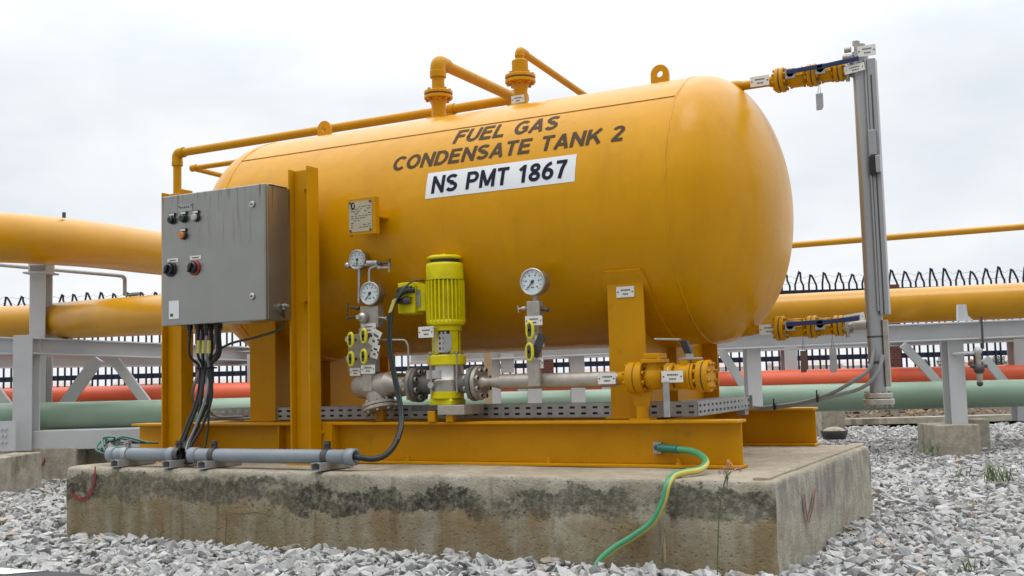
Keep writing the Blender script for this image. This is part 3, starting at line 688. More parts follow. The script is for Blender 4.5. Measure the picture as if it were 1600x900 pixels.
def wrap_text(s, xl, xr, dlo, dhi, shear, off):
    L_, tot = letters(s); m = MB(); sc_ = (xr - xl) / tot; hh = TR * math.radians(dhi - dlo)
    for ch, strokes in L_:
        for i, (vs, fs) in enumerate(strokes):
            m.add([cylp(xl + v.x * sc_ + (v.y - 0) * hh * shear, dlo + v.y * (dhi - dlo), off + .0004 * i) for v in vs], fs, 0, True)
    return m
build('lettering', wrap_text('FUEL GAS', 1.385, 2.13, 35.6, 44.8, .05, .0025), LETTER, tk)
build('lettering', wrap_text('CONDENSATE TANK 2', 0.965, 2.60, 24.2, 32.2, .05, .0025), LETTER, tk)
b = MB(); nx, ny = 24, 10
b.add([cylp(1.264 + (2.313 - 1.264) * i / nx, 8.45 + 12.1 * j / ny, .002) for j in range(ny + 1) for i in range(nx + 1)],
      [(j * (nx + 1) + i, j * (nx + 1) + i + 1, (j + 1) * (nx + 1) + i + 1, (j + 1) * (nx + 1) + i) for j in range(ny) for i in range(nx)], 0, True)
nb = build('number_sign', b, SIGNW, tk)
build('number_lettering', wrap_text('NS PMT 1867', 1.306, 2.255, 10.5, 18.6, .04, .0040), NAVY, nb)
# maker's plate on its bracket
NY = 0.50
q = [at(x, y, Y=NY) for x, y in ((543, 311), (586, 306), (587, 364), (544, 369))]
x0, x1, z0, z1 = q[0].x, q[1].x, q[3].z, q[1].z
b = MB(); b.box(x0, x1, NY, NY + .012, z0, z1); b.box(x0, x0 + .012, NY + .0125, NY + .045, z0, z1); b.box(x1 - .012, x1, NY + .0125, NY + .045, z0, z1)
b.box((x0 + x1) / 2 - .05, (x0 + x1) / 2 + .11, NY + .013, TY - TR + .02, (z0 + z1) / 2 - .012, (z0 + z1) / 2 + .002)
br_ = build('plate_bracket', b, YEL, tk, bevel=.003)
b = MB(); b.box(x0 + .012, x1 - .026, NY - .003, NY - .0005, z0 + .022, z1 - .022, 0)
pw, ph = x1 - x0 - .038, z1 - z0 - .044; ox, oz = x0 + .012, z0 + .022
lg = (ox + .18 * pw, oz + .86 * ph)
b.prism([(.03 * math.cos(a) * .55, .03 * math.sin(a) * .8) for a in [PI * 2 * i / 14 for i in range(14)]], (lg[0], NY - .003, lg[1]), UX, UZ, (0, -.001, 0), 1)
b.prism([(-.006, -.012), (.006, -.012), (.012, .012), (-.002, .014)], (lg[0], NY - .0041, lg[1]), UX, UZ, (0, -.0006, 0), 0)
rnd = random.Random(5)
for row in range(11):
    zz = oz + ph * (.88 - row * .075); xx = ox + pw * (.42 if row < 2 else .08)
    while xx < ox + pw * .92:
        d_ = rnd.uniform(.012, .04); 
        if rnd.random() < .72: b.box(xx, min(xx + d_, ox + pw * .95), NY - .0038, NY - .0031, zz, zz + ph * .022, 2)
        xx += d_ + .01
for sx in (.06, .94):
    for sz in (.04, .96): b.cyl((ox + sx * pw, NY - .003, oz + sz * ph), (ox + sx * pw, NY - .008, oz + sz * ph), .008, seg=8, mat=2)
build('data_plate', b, [BEIGE, NAVY, DKMET], br_)
# saddles
def arc_pts(d0, d1, off, n): return [(TY + (TR + off) * math.cos(math.radians(d0 + (d1 - d0) * i / n)), TZ + (TR + off) * math.sin(math.radians(d0 + (d1 - d0) * i / n))) for i in range(n + 1)]
for xc, hw in ((2.556, .114), (-.196, .114)):
    b = MB()
    b.box(xc - hw, xc + hw, .782, .80, ZS, 1.50); b.box(xc - hw, xc + hw, 2 * TY - .80, 2 * TY - .782, ZS, 1.50)
    arc = [(y, z) for y, z in arc_pts(214, 326, .004, 30)]
    poly = [(.803, ZS + .016)] + arc + [(2 * TY - .803, ZS + .016)]
    b.prism([(y, z) for y, z in poly], (xc - .007, 0, 0), UY, UZ, (.014, 0, 0))
    b.box(xc - hw - .02, xc + hw + .02, .74, 2 * TY - .74, ZS + .001, ZS + .014)
    b.box(xc - .06, xc + .06, 1.48, 1.50, ZS + .016, TZ - TR - .003)
    sd_ = build('saddle', b, YEL, tk, bevel=.003)
    b = MB(); n_ = 44; xw = .145
    # wrap-round pad with rounded upper corners
    V_, Fc = [], []
    for i in range(n_ + 1):
        dg = 209 + (331 - 209) * i / n_; e = min(i, n_ - i); wv = xw * (0.80 + .20 * min(1, math.sqrt(e / 3)))
        for off in (.0, .017):
            for sx in (-1, 1):
                a = math.radians(dg); V_.append((xc + sx * wv, TY + (TR + off) * math.cos(a), TZ + (TR + off) * math.sin(a)))
    for i in range(n_):
        o_ = 4 * i; p_ = 4 * i + 4
        Fc += [(o_ + 2, p_ + 2, p_ + 3, o_ + 3), (o_, o_ + 2, p_ + 2, p_)[::-1], (o_ + 1, o_ + 3, p_ + 3, p_ + 1)]
    Fc += [(0, 1, 3, 2), (4 * n_, 4 * n_ + 1, 4 * n_ + 3, 4 * n_ + 2)]
    b.add(V_, Fc, 0, False); build('wear_pad', b, TANK, tk)
    if xc > 1:
        c_ = at(977, 456, Y=.778); b = MB(); tag_plate(b, c_, UX, UZ, .112, .064); build('tag', b, [TAG, INK], sd_)
# lifting lugs on the crest
for px, x in ((1027, 2.575), (508, -.165)):
    b = MB(); zc_ = 2.905 if px == 1027 else 2.90
    a_o = [(.062 * math.cos(a), .062 * math.sin(a)) for a in [PI * i / 16 for i in range(17)]]
    hole = [(.022 * math.cos(a), .022 * math.sin(a)) for a in [2 * PI * i / 16 for i in range(16)]]
    outer = [(.062, -.10)] + a_o + [(-.062, -.10)]
    # plate with an eye: outer outline split in two halves around the hole
    up = a_o + [(-.062, 0)] ; 
    h1 = [(.022 * math.cos(a), .022 * math.sin(a)) for a in [PI * i / 10 for i in range(11)]]
    h2 = [(.022 * math.cos(a), .022 * math.sin(a)) for a in [-PI * i / 10 for i in range(11)]]
    b.prism(a_o + h1[::-1], (x, TY - .01, zc_), UX, UZ, (0, .02, 0))
    b.prism([(.062, 0)] + [(.062, -.10), (-.062, -.10), (-.062, 0)] + h2[::-1], (x, TY - .01, zc_), UX, UZ, (0, .02, 0))
    build('lifting_lug', b, TANK, tk)
# top nozzles
def nozzle(px, py_gasket, r, R, zbase):
    p = at(px, py_gasket, Y=TY); b = MB(); x, zg = p.x, p.z
    b.lathe([(r * 1.02, zbase - .05), (r, zbase + .05), (r, zg - .075), (r * 1.35, zg - .03), (r * 1.35, zg - .02)], (x, TY, 0), UZ, 32)
    b.disc_pair((x, TY, zg), UZ, R, .022, .012, 8)
    b.lathe([(R * 1.05, zbase - .03), (R * 1.0, zbase + .012), (r, zbase + .02)], (x, TY, 0), UZ, 40)
    return build('nozzle', b, [TANK, DKMET], tk), x, zg
n1, N1X, N1Z = nozzle(685, 149, .052, .105, TZ + TR)
n2, N2X, N2Z = nozzle(813, 124, .048, .108, TZ + TR)
c_ = at(809, 155, Y=TY - .058); b = MB(); tag_plate(b, c_, UX, UZ, .10, .055); build('tag', b, [TAG, INK], n2)

# vent pipework leaving the nozzles
e = at(684, 97, Y=TY); VZ = e.z; t_ = at(797, 156, Z=VZ); VY = t_.y
vp = thing('vent_pipe', 'thick yellow pipe from the tank top running along behind the tank to the cabinet', 'pipe', (N1X, TY, N1Z + .03))
b = MB(); xl = at(277, 243, Y=VY).x
b.cyl((N1X, TY, N1Z + .029), (N1X, TY, VZ - .09), .046, seg=24)
b.tube([(N1X, TY, VZ - .09), (N1X, TY, VZ), (N1X, TY + .12, VZ)], .056, 20, rad=.06)
b.cyl((N1X, TY, VZ - .12), (N1X, TY, VZ - .065), .060, seg=24, ch=.006)
build('riser', b, YEL, vp)
b = MB(); b.tube([(N1X, TY + .10, VZ), (N1X, VY, VZ)], .042, 18); b.cyl((N1X, VY - .10, VZ), (N1X, VY + .06, VZ), .055, seg=20, ch=.006); build('cross_run', b, YEL, vp)
b = MB(); b.tube([(N1X + .07, VY, VZ), (xl + .05, VY, VZ)], .040, 18); b.cyl((N1X - .09, VY, VZ), (N1X + .09, VY, VZ), .053, seg=20, ch=.006); build('long_run', b, YEL, vp)
b = MB(); b.tube([(xl + .09, VY, VZ), (xl, VY, VZ), (xl, VY, VZ - .09)], .052, 18, rad=.05); b.tube([(xl, VY, VZ - .05), (xl, VY, .30)], .040, 18); b.cyl((xl, VY, VZ - .13), (xl, VY, VZ - .08), .055, seg=20, ch=.005); build('down_pipe', b, YEL, vp)
b = MB(); cx = at(706, 165, Y=VY).x
b.cyl((cx - .03, VY, VZ), (cx + .03, VY, VZ), .048, seg=18); b.box(cx - .03, cx + .03, VY - .07, VY + .07, VZ - .065, VZ - .05); b.box(cx - .012, cx + .012, VY - .02, VY + .02, VZ - .45, VZ - .065)
build('pipe_clamp', b, YEL, vp)
rp = thing('relief_pipe', 'thin yellow pipe from the ribbed valve on the tank top, dropping away behind the tank', 'pipe', (N2X, TY, N2Z + .03))
b = MB(); z0 = N2Z + .03; zt = at(813, 79, Y=TY).z
b.lathe([(.05, z0), (.05, z0 + .02), (.044, z0 + .045)], (N2X, TY, 0), UZ, 24); zh0, zh1 = at(813, 116, Y=TY).z, at(813, 94, Y=TY).z
b.cyl((N2X, TY, zh0), (N2X, TY, zh1), .058, seg=32, ch=.008); b.cyl((N2X, TY, zh1), (N2X, TY, zh1 + .05), .032, seg=20); build('valve_body', b, YEL, rp)
b = MB(); b.cyl((N2X, TY, zh1 + .02), (N2X, TY, zt - .025), .036, seg=20, ch=.006); b.tube([(N2X, TY, zt - .05), (N2X, TY, zt), (N2X, TY + .09, zt - .004)], .033, 16, rad=.04); build('elbow', b, YEL, rp)
RY, RZ = 3.0, zt - .10; q = at(301, 263, Y=RY)
b = MB(); b.tube([(N2X, TY + .07, zt - .003), (N2X, RY, RZ), (q.x, RY, q.z), (q.x - .0, RY + .9, q.z - .02), (q.x, RY + .9, .3)], .026, 14, rad=.06)
build('small_bore_run', b, YEL, rp)
b = MB(); b.cyl((q.x - .015, RY, q.z), (q.x + .06, RY, q.z), .036, seg=16, ch=.004); build('elbow', b, YEL, rp)

# ================================================================== PANEL POSTS
for pxa, pxb, ztop_px, lab in ((252, 292, 299, 'yellow steel channel post standing behind the left edge of the grey control cabinet'),
                               (452, 483, 263, 'yellow steel channel post standing free at the right side of the grey control cabinet')):
    xA = at(pxa, 500, Y=.42).x; xB = at(pxb, 500, Y=.42).x if pxa > 400 else at(pxb - 9, 500, Y=.42).x
    zt_ = at((pxa + pxb) / 2, ztop_px, Y=.43).z
    p = thing('panel_post', lab, 'post', ((xA + xB) / 2, .47, ZT))
    b = MB(); b.box(xA, xA + .012, .42, .535, ZT + .012, zt_); b.box(xB - .012, xB, .42, .535, ZT + .012, zt_ + .01); b.box(xA + .012, xB - .012, .470, .480, ZT + .012, zt_ - .005)
    build('channel', b, YEL, p, bevel=.003)
    b = MB(); b.box(xA - .02, xB + .02, .40, .553, ZT, ZT + .012); build('base_plate', b, YEL, p)
    b = MB()
    for px, py in ((478, 296), (478, 471)) if pxa > 400 else ((284, 560),):
        c_ = at(px, py, Y=.47); b.cyl((c_.x, .47, c_.z), (c_.x, .455, c_.z), .014, seg=6); b.cyl((c_.x, .455, c_.z), (c_.x, .446, c_.z), .007, seg=8)
    build('bolt', b, YEL, p)
    PXR = xB
b = None

# ================================================================== CONTROL CABINET
cx0, cx1, cz0, cz1, cy0, cy1 = -.515, .376, 1.347, 2.222, .15, .412
cb = thing('control_cabinet', 'weathered stainless steel control cabinet with push buttons and rotary switches on its door', 'control cabinet', ((cx0 + cx1) / 2, cy1, cz0))
b = MB(); b.box(cx0 + .006, cx1 - .006, cy0 + .032, cy1, cz0 + .004, cz1 - .004); b.box(cx0, cx1, cy0 + .05, cy1 - .03, cz1 - .004, cz1 + .004)
build('body', b, CABST, cb, bevel=.004)
b = MB(); b.box(cx0, cx1, cy0, cy0 + .028, cz0, cz1); dr = build('door', b, CABST, cb, bevel=.007)
DY = cy0
for px, py in ((394.5, 319.5), (394.5, 463)):
    c_ = at(px, py, Y=DY); b = MB(); b.cyl((c_.x, DY, c_.z), (c_.x, DY - .012, c_.z), .021, seg=20, ch=.003); b.box(c_.x - .009, c_.x + .009, DY - .0135, DY - .0125, c_.z - .004, c_.z + .004, 1); build('lock', b, [BRIGHT, INK], dr)
def button(px, py, lens, kind='push_button'):
    c_ = at(px, py, Y=DY); b = MB(); b.cyl((c_.x, DY, c_.z), (c_.x, DY - .014, c_.z), .029, seg=24, mat=1, ch=.003); b.cyl((c_.x, DY - .014, c_.z), (c_.x, DY - .034, c_.z), .023, seg=24, mat=0, ch=.005)
    b.box(c_.x - .026, c_.x + .026, DY - .012, DY - .001, c_.z + .026, c_.z + .046, 2); b.box(c_.x - .022, c_.x + .022, DY - .0135, DY - .0125, c_.z + .030, c_.z + .042, 3)
    o = build(kind, b, [lens, PLBLACK, PLBLACK, TAG], dr); return o
button(270, 344, PLBLACK); button(288, 341.5, GLENS); button(307, 340, WLENS); button(287.5, 368, AMBER, 'indicator_lamp')
def rotary(px, py, base, lpx, lpy):
    c_ = at(px, py, Y=DY); b = MB(); b.cyl((c_.x, DY, c_.z), (c_.x, DY - .014, c_.z), .050, seg=32, mat=0, ch=.004); b.cyl((c_.x, DY - .014, c_.z), (c_.x, DY - .036, c_.z), .037, seg=28, mat=1, ch=.006)
    rot = Matrix.Rotation(.5, 3, 'Y'); b.cbox((c_.x, DY - .046, c_.z), rot @ Vector((.014, 0, 0)), (0, .012, 0), rot @ Vector((0, 0, .066)), 1)
    o = build('rotary_switch', b, [base, PLBLACK], dr, bevel=.002)
    l = at(lpx, lpy, Y=DY); b = MB(); b.box(l.x - .048, l.x + .048, DY - .004, DY - .0005, l.z - .013, l.z + .013, 0); b.box(l.x - .03, l.x + .03, DY - .005, DY - .0045, l.z - .003, l.z + .003, 1); build('switch_label', b, [TAG, INK], dr)
rotary(267, 421, PLBLACK, 270.5, 407); rotary(304, 418.5, REDP, 306, 402.5)
c_ = at(290, 324.5, Y=DY); b = MB(); b.box(c_.x - .062, c_.x + .062, DY - .004, DY - .0005, c_.z - .024, c_.z + .024, 0)
for i in range(5): b.box(c_.x - .045 + i * .018, c_.x - .035 + i * .018, DY - .005, DY - .0045, c_.z - .004, c_.z + .008, 1)
for sx in (-1, 1): b.cyl((c_.x + sx * .054, DY - .004, c_.z + .012), (c_.x + sx * .054, DY - .007, c_.z + .012), .005, seg=8, mat=1)
build('name_strip', b, [GALV, DKMET], dr)
c_ = at(272, 484, Y=DY); b = MB(); b.box(c_.x - .045, c_.x + .045, DY - .002, DY - .0005, c_.z - .06, c_.z + .06, 0); b.box(c_.x - .032, c_.x - .008, DY - .003, DY - .0025, c_.z - .045, c_.z - .025, 1); build('sticker', b, [SIGNW, INK], dr)
c_ = at(442, 478, X=cx1); b = MB(); b.cyl((cx1, c_.y, c_.z), (cx1 + .03, c_.y, c_.z), .014, seg=12); b.cyl((cx1 + .03, c_.y, c_.z), (cx1 + .045, c_.y, c_.z), .01, seg=8); build('earth_stud', b, BRIGHT, cb)
GL = []
for i, (px, dy) in enumerate(((303, .22), (310, .30), (316, .22), (323, .30), (329, .22), (336, .30), (342, .24))):
    xg = at(px, 512, Y=.26).x; GL.append((xg, dy)); b = MB(); b.cyl((xg, dy, cz0 + .003), (xg, dy, cz0 - .03), .022, seg=10, ch=.003); b.cyl((xg, dy, cz0 - .03), (xg, dy, cz0 - .075), .016, .012, seg=12); build('cable_gland', b, PLBLACK, cb)

# ================================================================== CONDUITS AND CABLES ON THE PLINTH EDGE
CY = .11; CR = .043
zc1 = .500
for xa, xb, lab in ((at(172, 712, Y=CY).x, at(276, 712, Y=CY).x, 'short grey conduit pipe lying along the left end of the plinth edge'),
                    (at(299, 711, Y=CY).x, at(556, 711, Y=CY).x, 'long grey conduit pipe lying along the plinth edge below the right cabinet post')):
    t = thing('conduit_pipe', lab, 'conduit', ((xa + xb) / 2, CY, zc1 - CR), 'grey conduits on the plinth edge')
    b = MB(); b.lathe([(CR, xa), (CR, xb), (CR - .007, xb), (CR - .007, xb - .12), (0, xb - .12)], (0, CY, zc1), UX, 28); b.lathe([(CR - .007, xa), (CR, xa)], (0, CY, zc1), UX, 28, smooth=False); b.lathe([(0, xa + .1), (CR - .007, xa + .1), (CR - .007, xa)], (0, CY, zc1), UX, 28)
    build('pipe', b, PVC, t)
    for xe in (xa, xb - .06): b = MB(); b.lathe([(CR + .001, xe), (CR + .007, xe + .001), (CR + .007, xe + .059), (CR + .001, xe + .06)], (0, CY, zc1), UX, 28); build('coupling', b, PVC, t)
for i, (pa, lab) in enumerate(((187, 'short grey strut support under the conduit, first from the left corner of the plinth'), (268, 'short grey strut support under the gap between the two conduits'),
                (323, 'short grey strut support under the left part of the long conduit'), (501, 'short grey strut support under the open right end of the long conduit'))):
    x = at(pa - 4, 730, Y=.02).x
    t = thing('strut_support', lab, 'bracket', (x, .15, ZT), 'strut supports under the conduits')
    b = MB(); b.box(x - .035, x - .030, -.005, .33, ZT + .004, ZT + .05); b.box(x + .030, x + .035, -.005, .33, ZT + .004, ZT + .05); b.box(x - .0295, x + .0295, -.005, .33, ZT + .004, ZT + .009); b.box(x - .0295, x - .012, -.005, .33, ZT + .045, ZT + .05); b.box(x + .012, x + .0295, -.005, .33, ZT + .045, ZT + .05)
    build('channel', b, GALV, t)
    b = MB(); b.lathe([(CR + .002, x - .02), (CR + .008, x - .02), (CR + .008, x + .02), (CR + .002, x + .02)], (0, CY, zc1), UX, 28, smooth=False)
    b.box(x - .018, x + .018, CY - .012, CY - .004, zc1 + CR + .004, zc1 + CR + .05); b.box(x - .018, x + .018, CY + .004, CY + .012, zc1 + CR + .004, zc1 + CR + .05); b.cyl((x, CY - .03, zc1 + CR + .03), (x, CY + .03, zc1 + CR + .03), .008, seg=8)
    build('clamp', b, DKMET if i else GALV, t)
def cable(name, pts, r, m, label, cat='cable', group=None, seg=10, **kw):
    b = MB(); P = [Vector(p) for p in pts]; b.tube(P, r, seg, smooth_path=8, **kw)
    o = build(name, b, m, org=P[0]); return tag(o, label, cat, group)
rnd = random.Random(21)
P_ = lambda px, py, Y: at(px, py, Y=Y)
ends = [(274, 713, .11), (272, 709, .115), (277, 715, .10), (296, 712, .12), (294, 708, .10), (298, 714, .11), (290, 722, .13)]
for i, ((xg, yg), (ex, ey, eY)) in enumerate(zip(GL, ends)):
    w0 = 322 + (i - 3) * 3.0; 
    pts = [(xg, yg, cz0 - .06), (xg, yg - .0, cz0 - .20), P_(w0 + rnd.uniform(-2, 2), 575, .27), P_(317 + (i - 3) * 3.4 + rnd.uniform(-4, 4), 620, .26 + rnd.uniform(-.03, .03)), P_(304 + (i - 3) * 4.0 + rnd.uniform(-5, 5), 665, .23 + rnd.uniform(-.02, .02)), P_(289 + (i - 3) * 3.2, 697, .17), P_(ex, ey, eY), P_(ex + (-9 if i < 3 else 10), ey + .5, CY)]
    cable('power_cable', pts, .0115 if i % 2 else .0095, BLACK if i != 4 else GREYCAB, 'black cable hanging in the bundle from the cabinet bottom to the conduits' if i != 4 else 'dark grey cable hanging within the black bundle under the cabinet', group='cables hanging under the cabinet' if i != 4 else None)
b = MB(); c_ = P_(322, 575, .27); b.tube([c_ + Vector((.075 * math.cos(a), .055 * math.sin(a), 0)) for a in [2 * PI * i / 20 for i in range(20)]], .006, 6, closed=True)
tag(build('cable_tie', b, NAVY, org=c_), 'dark strap tied round the hanging cable bundle', 'cable tie')
for px in (310, 318, 326):
    c_ = P_(px, 552, .215); b = MB(); b.cyl(c_, c_ + Vector((0.004, 0, .085)), .0135, seg=10, mat=0)
    tag(build('cable_marker', b, CYEL, org=c_), 'yellow marker sleeve on a black cable below the cabinet glands', 'cable marker', 'yellow cable markers')
TYY = .80
cable('instrument_cable', [(at(338, 512, Y=.3).x, .3, cz0 - .04), P_(332, 545, .33), P_(312, 580, .40), P_(301, 615, .5), P_(309, 641, .62), P_(330, 653, .74), P_(365, 655, .79), P_(398, 653, .80)], .011, GREYCAB, 'grey cable looping down from the cabinet into the left end of the cable tray')
cable('instrument_cable', [(at(345, 512, Y=.3).x, .3, cz0 - .04), P_(326, 560, .35), P_(323, 605, .45), P_(324, 630, .6), P_(336, 650, .74), P_(380, 651, .80)], .009, GREYCAB, 'thin grey cable dropping straight from the bundle into the cable tray')
cable('earth_wire', [at(443, 482, X=cx1 + .04), P_(443, 505, .38), P_(434, 516, .36), P_(400, 527, .35), P_(360, 537, .36), P_(337, 552, .38), P_(327, 575, .42), P_(323, 615, .48), P_(326, 650, .5), P_(322, 690, .48), P_(318, 702, .45)], .008, GREENW, 'thin dark green earth wire curving from the cabinet side down past the cables', 'wire')
# motor cable: out of the long conduit, up to the pump's terminal box
MC = [P_(540, 711, CY), P_(556, 714, CY), P_(585, 717, .14), P_(606, 708, .22), P_(620, 688, .32), P_(627, 660, .42), P_(624, 625, .47), P_(615, 580, .49), P_(609, 540, .5), P_(609, 500, .5), P_(615, 474, .51), P_(630, 456, .53), P_(648, 453, .56)]
cable('motor_cable', MC, .018, BLACK, 'thick black cable rising in a bow from the conduit end to the pump motor', seg=14)
cable('earth_wire', [p + Vector((.022, -.014, .004)) for p in MC[4:-2]] + [P_(636, 446, .53), P_(652, 438, .55), P_(668, 440, .6)], .0055, GREENW, 'thin green wire strapped along the thick black motor cable', 'wire')
c_ = P_(613, 478, .485); b = MB(); b.cbox(c_, (.03, 0, .012), (0, .012, 0), Vector((.035, 0, .085)), 0); tag(build('cable_marker', b, CYEL, org=c_, bevel=.003), 'pale yellow marker strapped to the thick black motor cable', 'cable marker')
# teal wires spilling at the plinth's left corner
for i in range(4):
    r_ = random.Random(40 + i); pts = [P_(205 + 14 * i, 692, .15 + .03 * i)] + [P_(190 - 8 * k + r_.uniform(-5, 5), 690 + r_.uniform(-8, 6), .15 + r_.uniform(-.03, .08)) for k in range(4)] + [P_(150 + 6 * i, 705 + r_.uniform(-4, 2), .1), P_(172, 712, CY)]
    cable('earth_wire', pts, .007, (SLEEVE, GREENW)[i % 2], 'thin teal wire tangled at the left end of the short conduit', 'wire', 'teal wires at the conduit end')

# ================================================================== CABLE TRAY
def tray_side(mb, o, u, length, h, n, th=.0025, pitch=.074, slot=.032):
    """perforated sheet standing on edge: two rows of real slots"""
    o, u, n = Vector(o), Vector(u).normalized(), Vector(n).normalized()
    zs = [0, .20, .36, .62, .78, 1.0]; k = max(1, int(length / pitch)); p = length / k; xs = [0]
    for i in range(k): xs += [i * p + (p - slot) / 2, i * p + (p + slot) / 2]
    xs.append(length)
    for i in range(len(xs) - 1):
        for j in range(5):
            if i % 2 == 1 and j in (1, 3): continue
            a, b_ = o + u * xs[i] + UZ * h * zs[j], u * (xs[i + 1] - xs[i])
            mb.add([a, a + b_, a + b_ + UZ * h * (zs[j + 1] - zs[j]), a + UZ * h * (zs[j + 1] - zs[j])], [(0, 1, 2, 3)])
ty0, ty1, tz0, th_ = .80, .95, ZS + .012, .085
tx0, tx1 = at(330, 646, Y=ty0).x, at(1090, 640, Y=ty0).x
ct = thing('cable_tray', 'slotted grey steel cable tray running along the skid behind the pump', 'cable tray', ((tx0 + tx1) / 2, .88, ZS))
b = MB(); tray_side(b, (tx0, ty0, tz0), UX, tx1 - tx0, th_, -UY); tray_side(b, (tx0, ty1, tz0), UX, tx1 - tx0 - .15, th_, UY)
b.box(tx0, tx1 - .15, ty0 + .003, ty1 - .003, tz0 + .001, tz0 + .004); build('long_section', b, GALV, ct)
ye = at(1172, 640, X=tx1).y
b = MB(); tray_side(b, (tx1 + .004, ty0, tz0 + .002), UY, ye - ty0, th_, UX); tray_side(b, (tx1 - .14, ty1, tz0 + .002), UY, ye - ty1, th_, -UX); b.box(tx1 - .137, tx1 + .001, ty1, ye, tz0 + .006, tz0 + .009)
b.box(tx1 - .02, tx1 + .02, ye - .01, ye, tz0, tz0 + th_ + .006)
build('end_section', b, GALV, ct)
for xx in (tx0 + .5, tx0 + 1.6, tx1 - .4): b = MB(); b.box(xx - .02, xx + .02, ty0 + .01, ty1 - .01, ZS, tz0); build('tray_foot', b, GALV, ct)
b = MB(); b.box(tx1 - .06, tx1 + .0, ye - .12, ye - .04, ZS - .02, tz0); build('tray_foot', b, GALV, ct)
for yy, zz, m_, lab in ((.832, .020, BLACK, 'thick black cable added in the slotted tray to darken its slots, against its front side'), (.876, .018, GREYCAB, 'grey cable lying along the middle of the slotted tray'), (.838, .056, BLACK, 'black cable added on top of the others to darken the tray slots')):  # black cables added inside so the tray slots read dark
    b = MB(); b.tube([(tx0 + .12 + 4 * zz, yy, tz0 + zz), (tx0 + .8, yy + .006, tz0 + zz + .002), (tx0 + 1.7, yy - .006, tz0 + zz), (tx0 + 2.6, yy + .004, tz0 + zz + .002), (tx1 - .20, yy, tz0 + zz), (tx1 - .09, yy + .10, tz0 + zz), (tx1 - .07, ye - .12, tz0 + zz)], .018 if m_ is BLACK else .014, 10, smooth_path=6)
    tag(build('tray_cable', b, m_, org=(tx0 + .2, yy, tz0)), lab, 'cable')
# ================================================================== GROUNDING CABLE (green and yellow)
gp_ = [(pg.x + .03, .60, pg.z), P_(1036, 700, .59), P_(1058, 702, .57), P_(1080, 705, .52), P_(1097, 713, .42), P_(1103, 724, .30), P_(1092, 734, .20), P_(1070, 738, .10), P_(1052, 744, .035), P_(1043, 758, -.03), P_(1036, 785, -.045), P_(1020, 815, -.05), P_(990, 838, -.055), P_(962, 855, -.07), P_(940, 873, -.10), P_(928, 892, -.13)]
gc = thing('grounding_cable', 'thick green and yellow striped cable hanging over the plinth front into the stones', 'cable', gp_[0])
b = MB(); b.tube(gp_, .0185, 14, smooth_path=10, seg_mat=[0, 0, 0, 0, 0, 0, 1, 1, 1, 1, 0, 0, 0, 0], twist=-.004); build('striped_sheath', b, [CGREEN, CYEL], gc)
b = MB(); b.tube([Vector(gp_[0]) - Vector((.01, 0, 0)), gp_[1], gp_[2], Vector(gp_[2]) + (gp_[3] - gp_[2]) * .1], .0225, 14); build('sleeve', b, SLEEVE, gc)

# ================================================================== PUMP
YP = .65
G = lambda px, py: at(px, py, Y=YP)
def pm(px, py, Y=YP): return FOC / (at(px, py, Y=Y) - CAM).dot(fwd)       # picture scale (per metre) at a place
def rr_(px, py, n, Y=YP): return n / pm(px, py, Y)
Z_ = lambda py, px=697: G(px, py).z
ax_ = G(697, 520).x
pu = thing('pump', 'lime yellow vertical multistage pump with a finned electric motor on top', 'pump', (ax_, YP, ZS))
C0 = lambda z: (ax_, YP, z)
rM = rr_(697, 470, 29.5)
b = MB(); b.lathe([(0, Z_(399.5)), (rM * .84, Z_(400)), (rM * .93, Z_(402)), (rM * .95, Z_(405)), (rM * .80, Z_(406))], (ax_, YP, 0), -UZ * -1, 40)
b.lathe([(rM * .74, Z_(414)), (rM * .74, Z_(404))], (ax_, YP, 0), UZ, 24, mat=1)  # dark core added to stand for the shade in the gap under the cap
b.lathe([(rM * .99, Z_(438)), (rM * 1.0, Z_(436)), (rM * 1.0, Z_(416)), (rM * .96, Z_(412)), (rM * .8, Z_(411)), (0, Z_(411))], (ax_, YP, 0), UZ, 40)
for k in range(4):
    a = PI / 2 * k + .5; p = Vector(C0(Z_(401))) + Vector((math.cos(a), math.sin(a), 0)) * rM * .6; b.cyl(p, p + UZ * .014, .009, seg=6)
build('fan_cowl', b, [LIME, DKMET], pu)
b = MB(); b.lathe([(0, Z_(511)), (rM * .70, Z_(511)), (rM * .82, Z_(506)), (rM * .82, Z_(500)), (rM * .82, Z_(439))], (ax_, YP, 0), UZ, 40)
for k in range(28):
    a = 2 * PI * k / 28; u_ = Vector((math.cos(a), math.sin(a), 0)); v_ = Vector((-math.sin(a), math.cos(a), 0))
    b.cbox(Vector(C0((Z_(439) + Z_(504)) / 2)) + u_ * rM * .92, u_ * rM * .24, v_ * .0085, UZ * (Z_(439) - Z_(504)))
for zz in (Z_(506),): b.lathe([(rM * .98, zz - .006), (rM * 1.0, zz), (rM * 1.0, zz + .02), (rM * .86, zz + .026)], (ax_, YP, 0), UZ, 40); b.lathe([(rM * .70, zz - .02), (rM * .98, zz - .006)], (ax_, YP, 0), UZ, 40)
build('finned_motor_body', b, LIME, pu)
t0, t1 = G(634, 443), G(668, 490); b = MB(); b.box(t0.x, t1.x - .045, YP - .075, YP + .06, t1.z, t0.z); tb = build('terminal_box', b, LIME, pu, bevel=.014)
b = MB(); b.box(t1.x - .043, t1.x + .02, YP - .055, YP + .04, t1.z + .015, t0.z - .02); build('box_neck', b, LIME, tb, bevel=.004)
b = MB(); b.box(t0.x - .004, t1.x - .04, YP - .088, YP - .077, t1.z + .004, t0.z - .004); build('box_lid', b, LIME, tb, bevel=.004)
c_ = G(662, 466); b = MB(); b.box(c_.x - .022, c_.x + .012, YP - .062, YP - .057, c_.z - .055, c_.z + .05); build('rating_plate', b, GALV, tb)
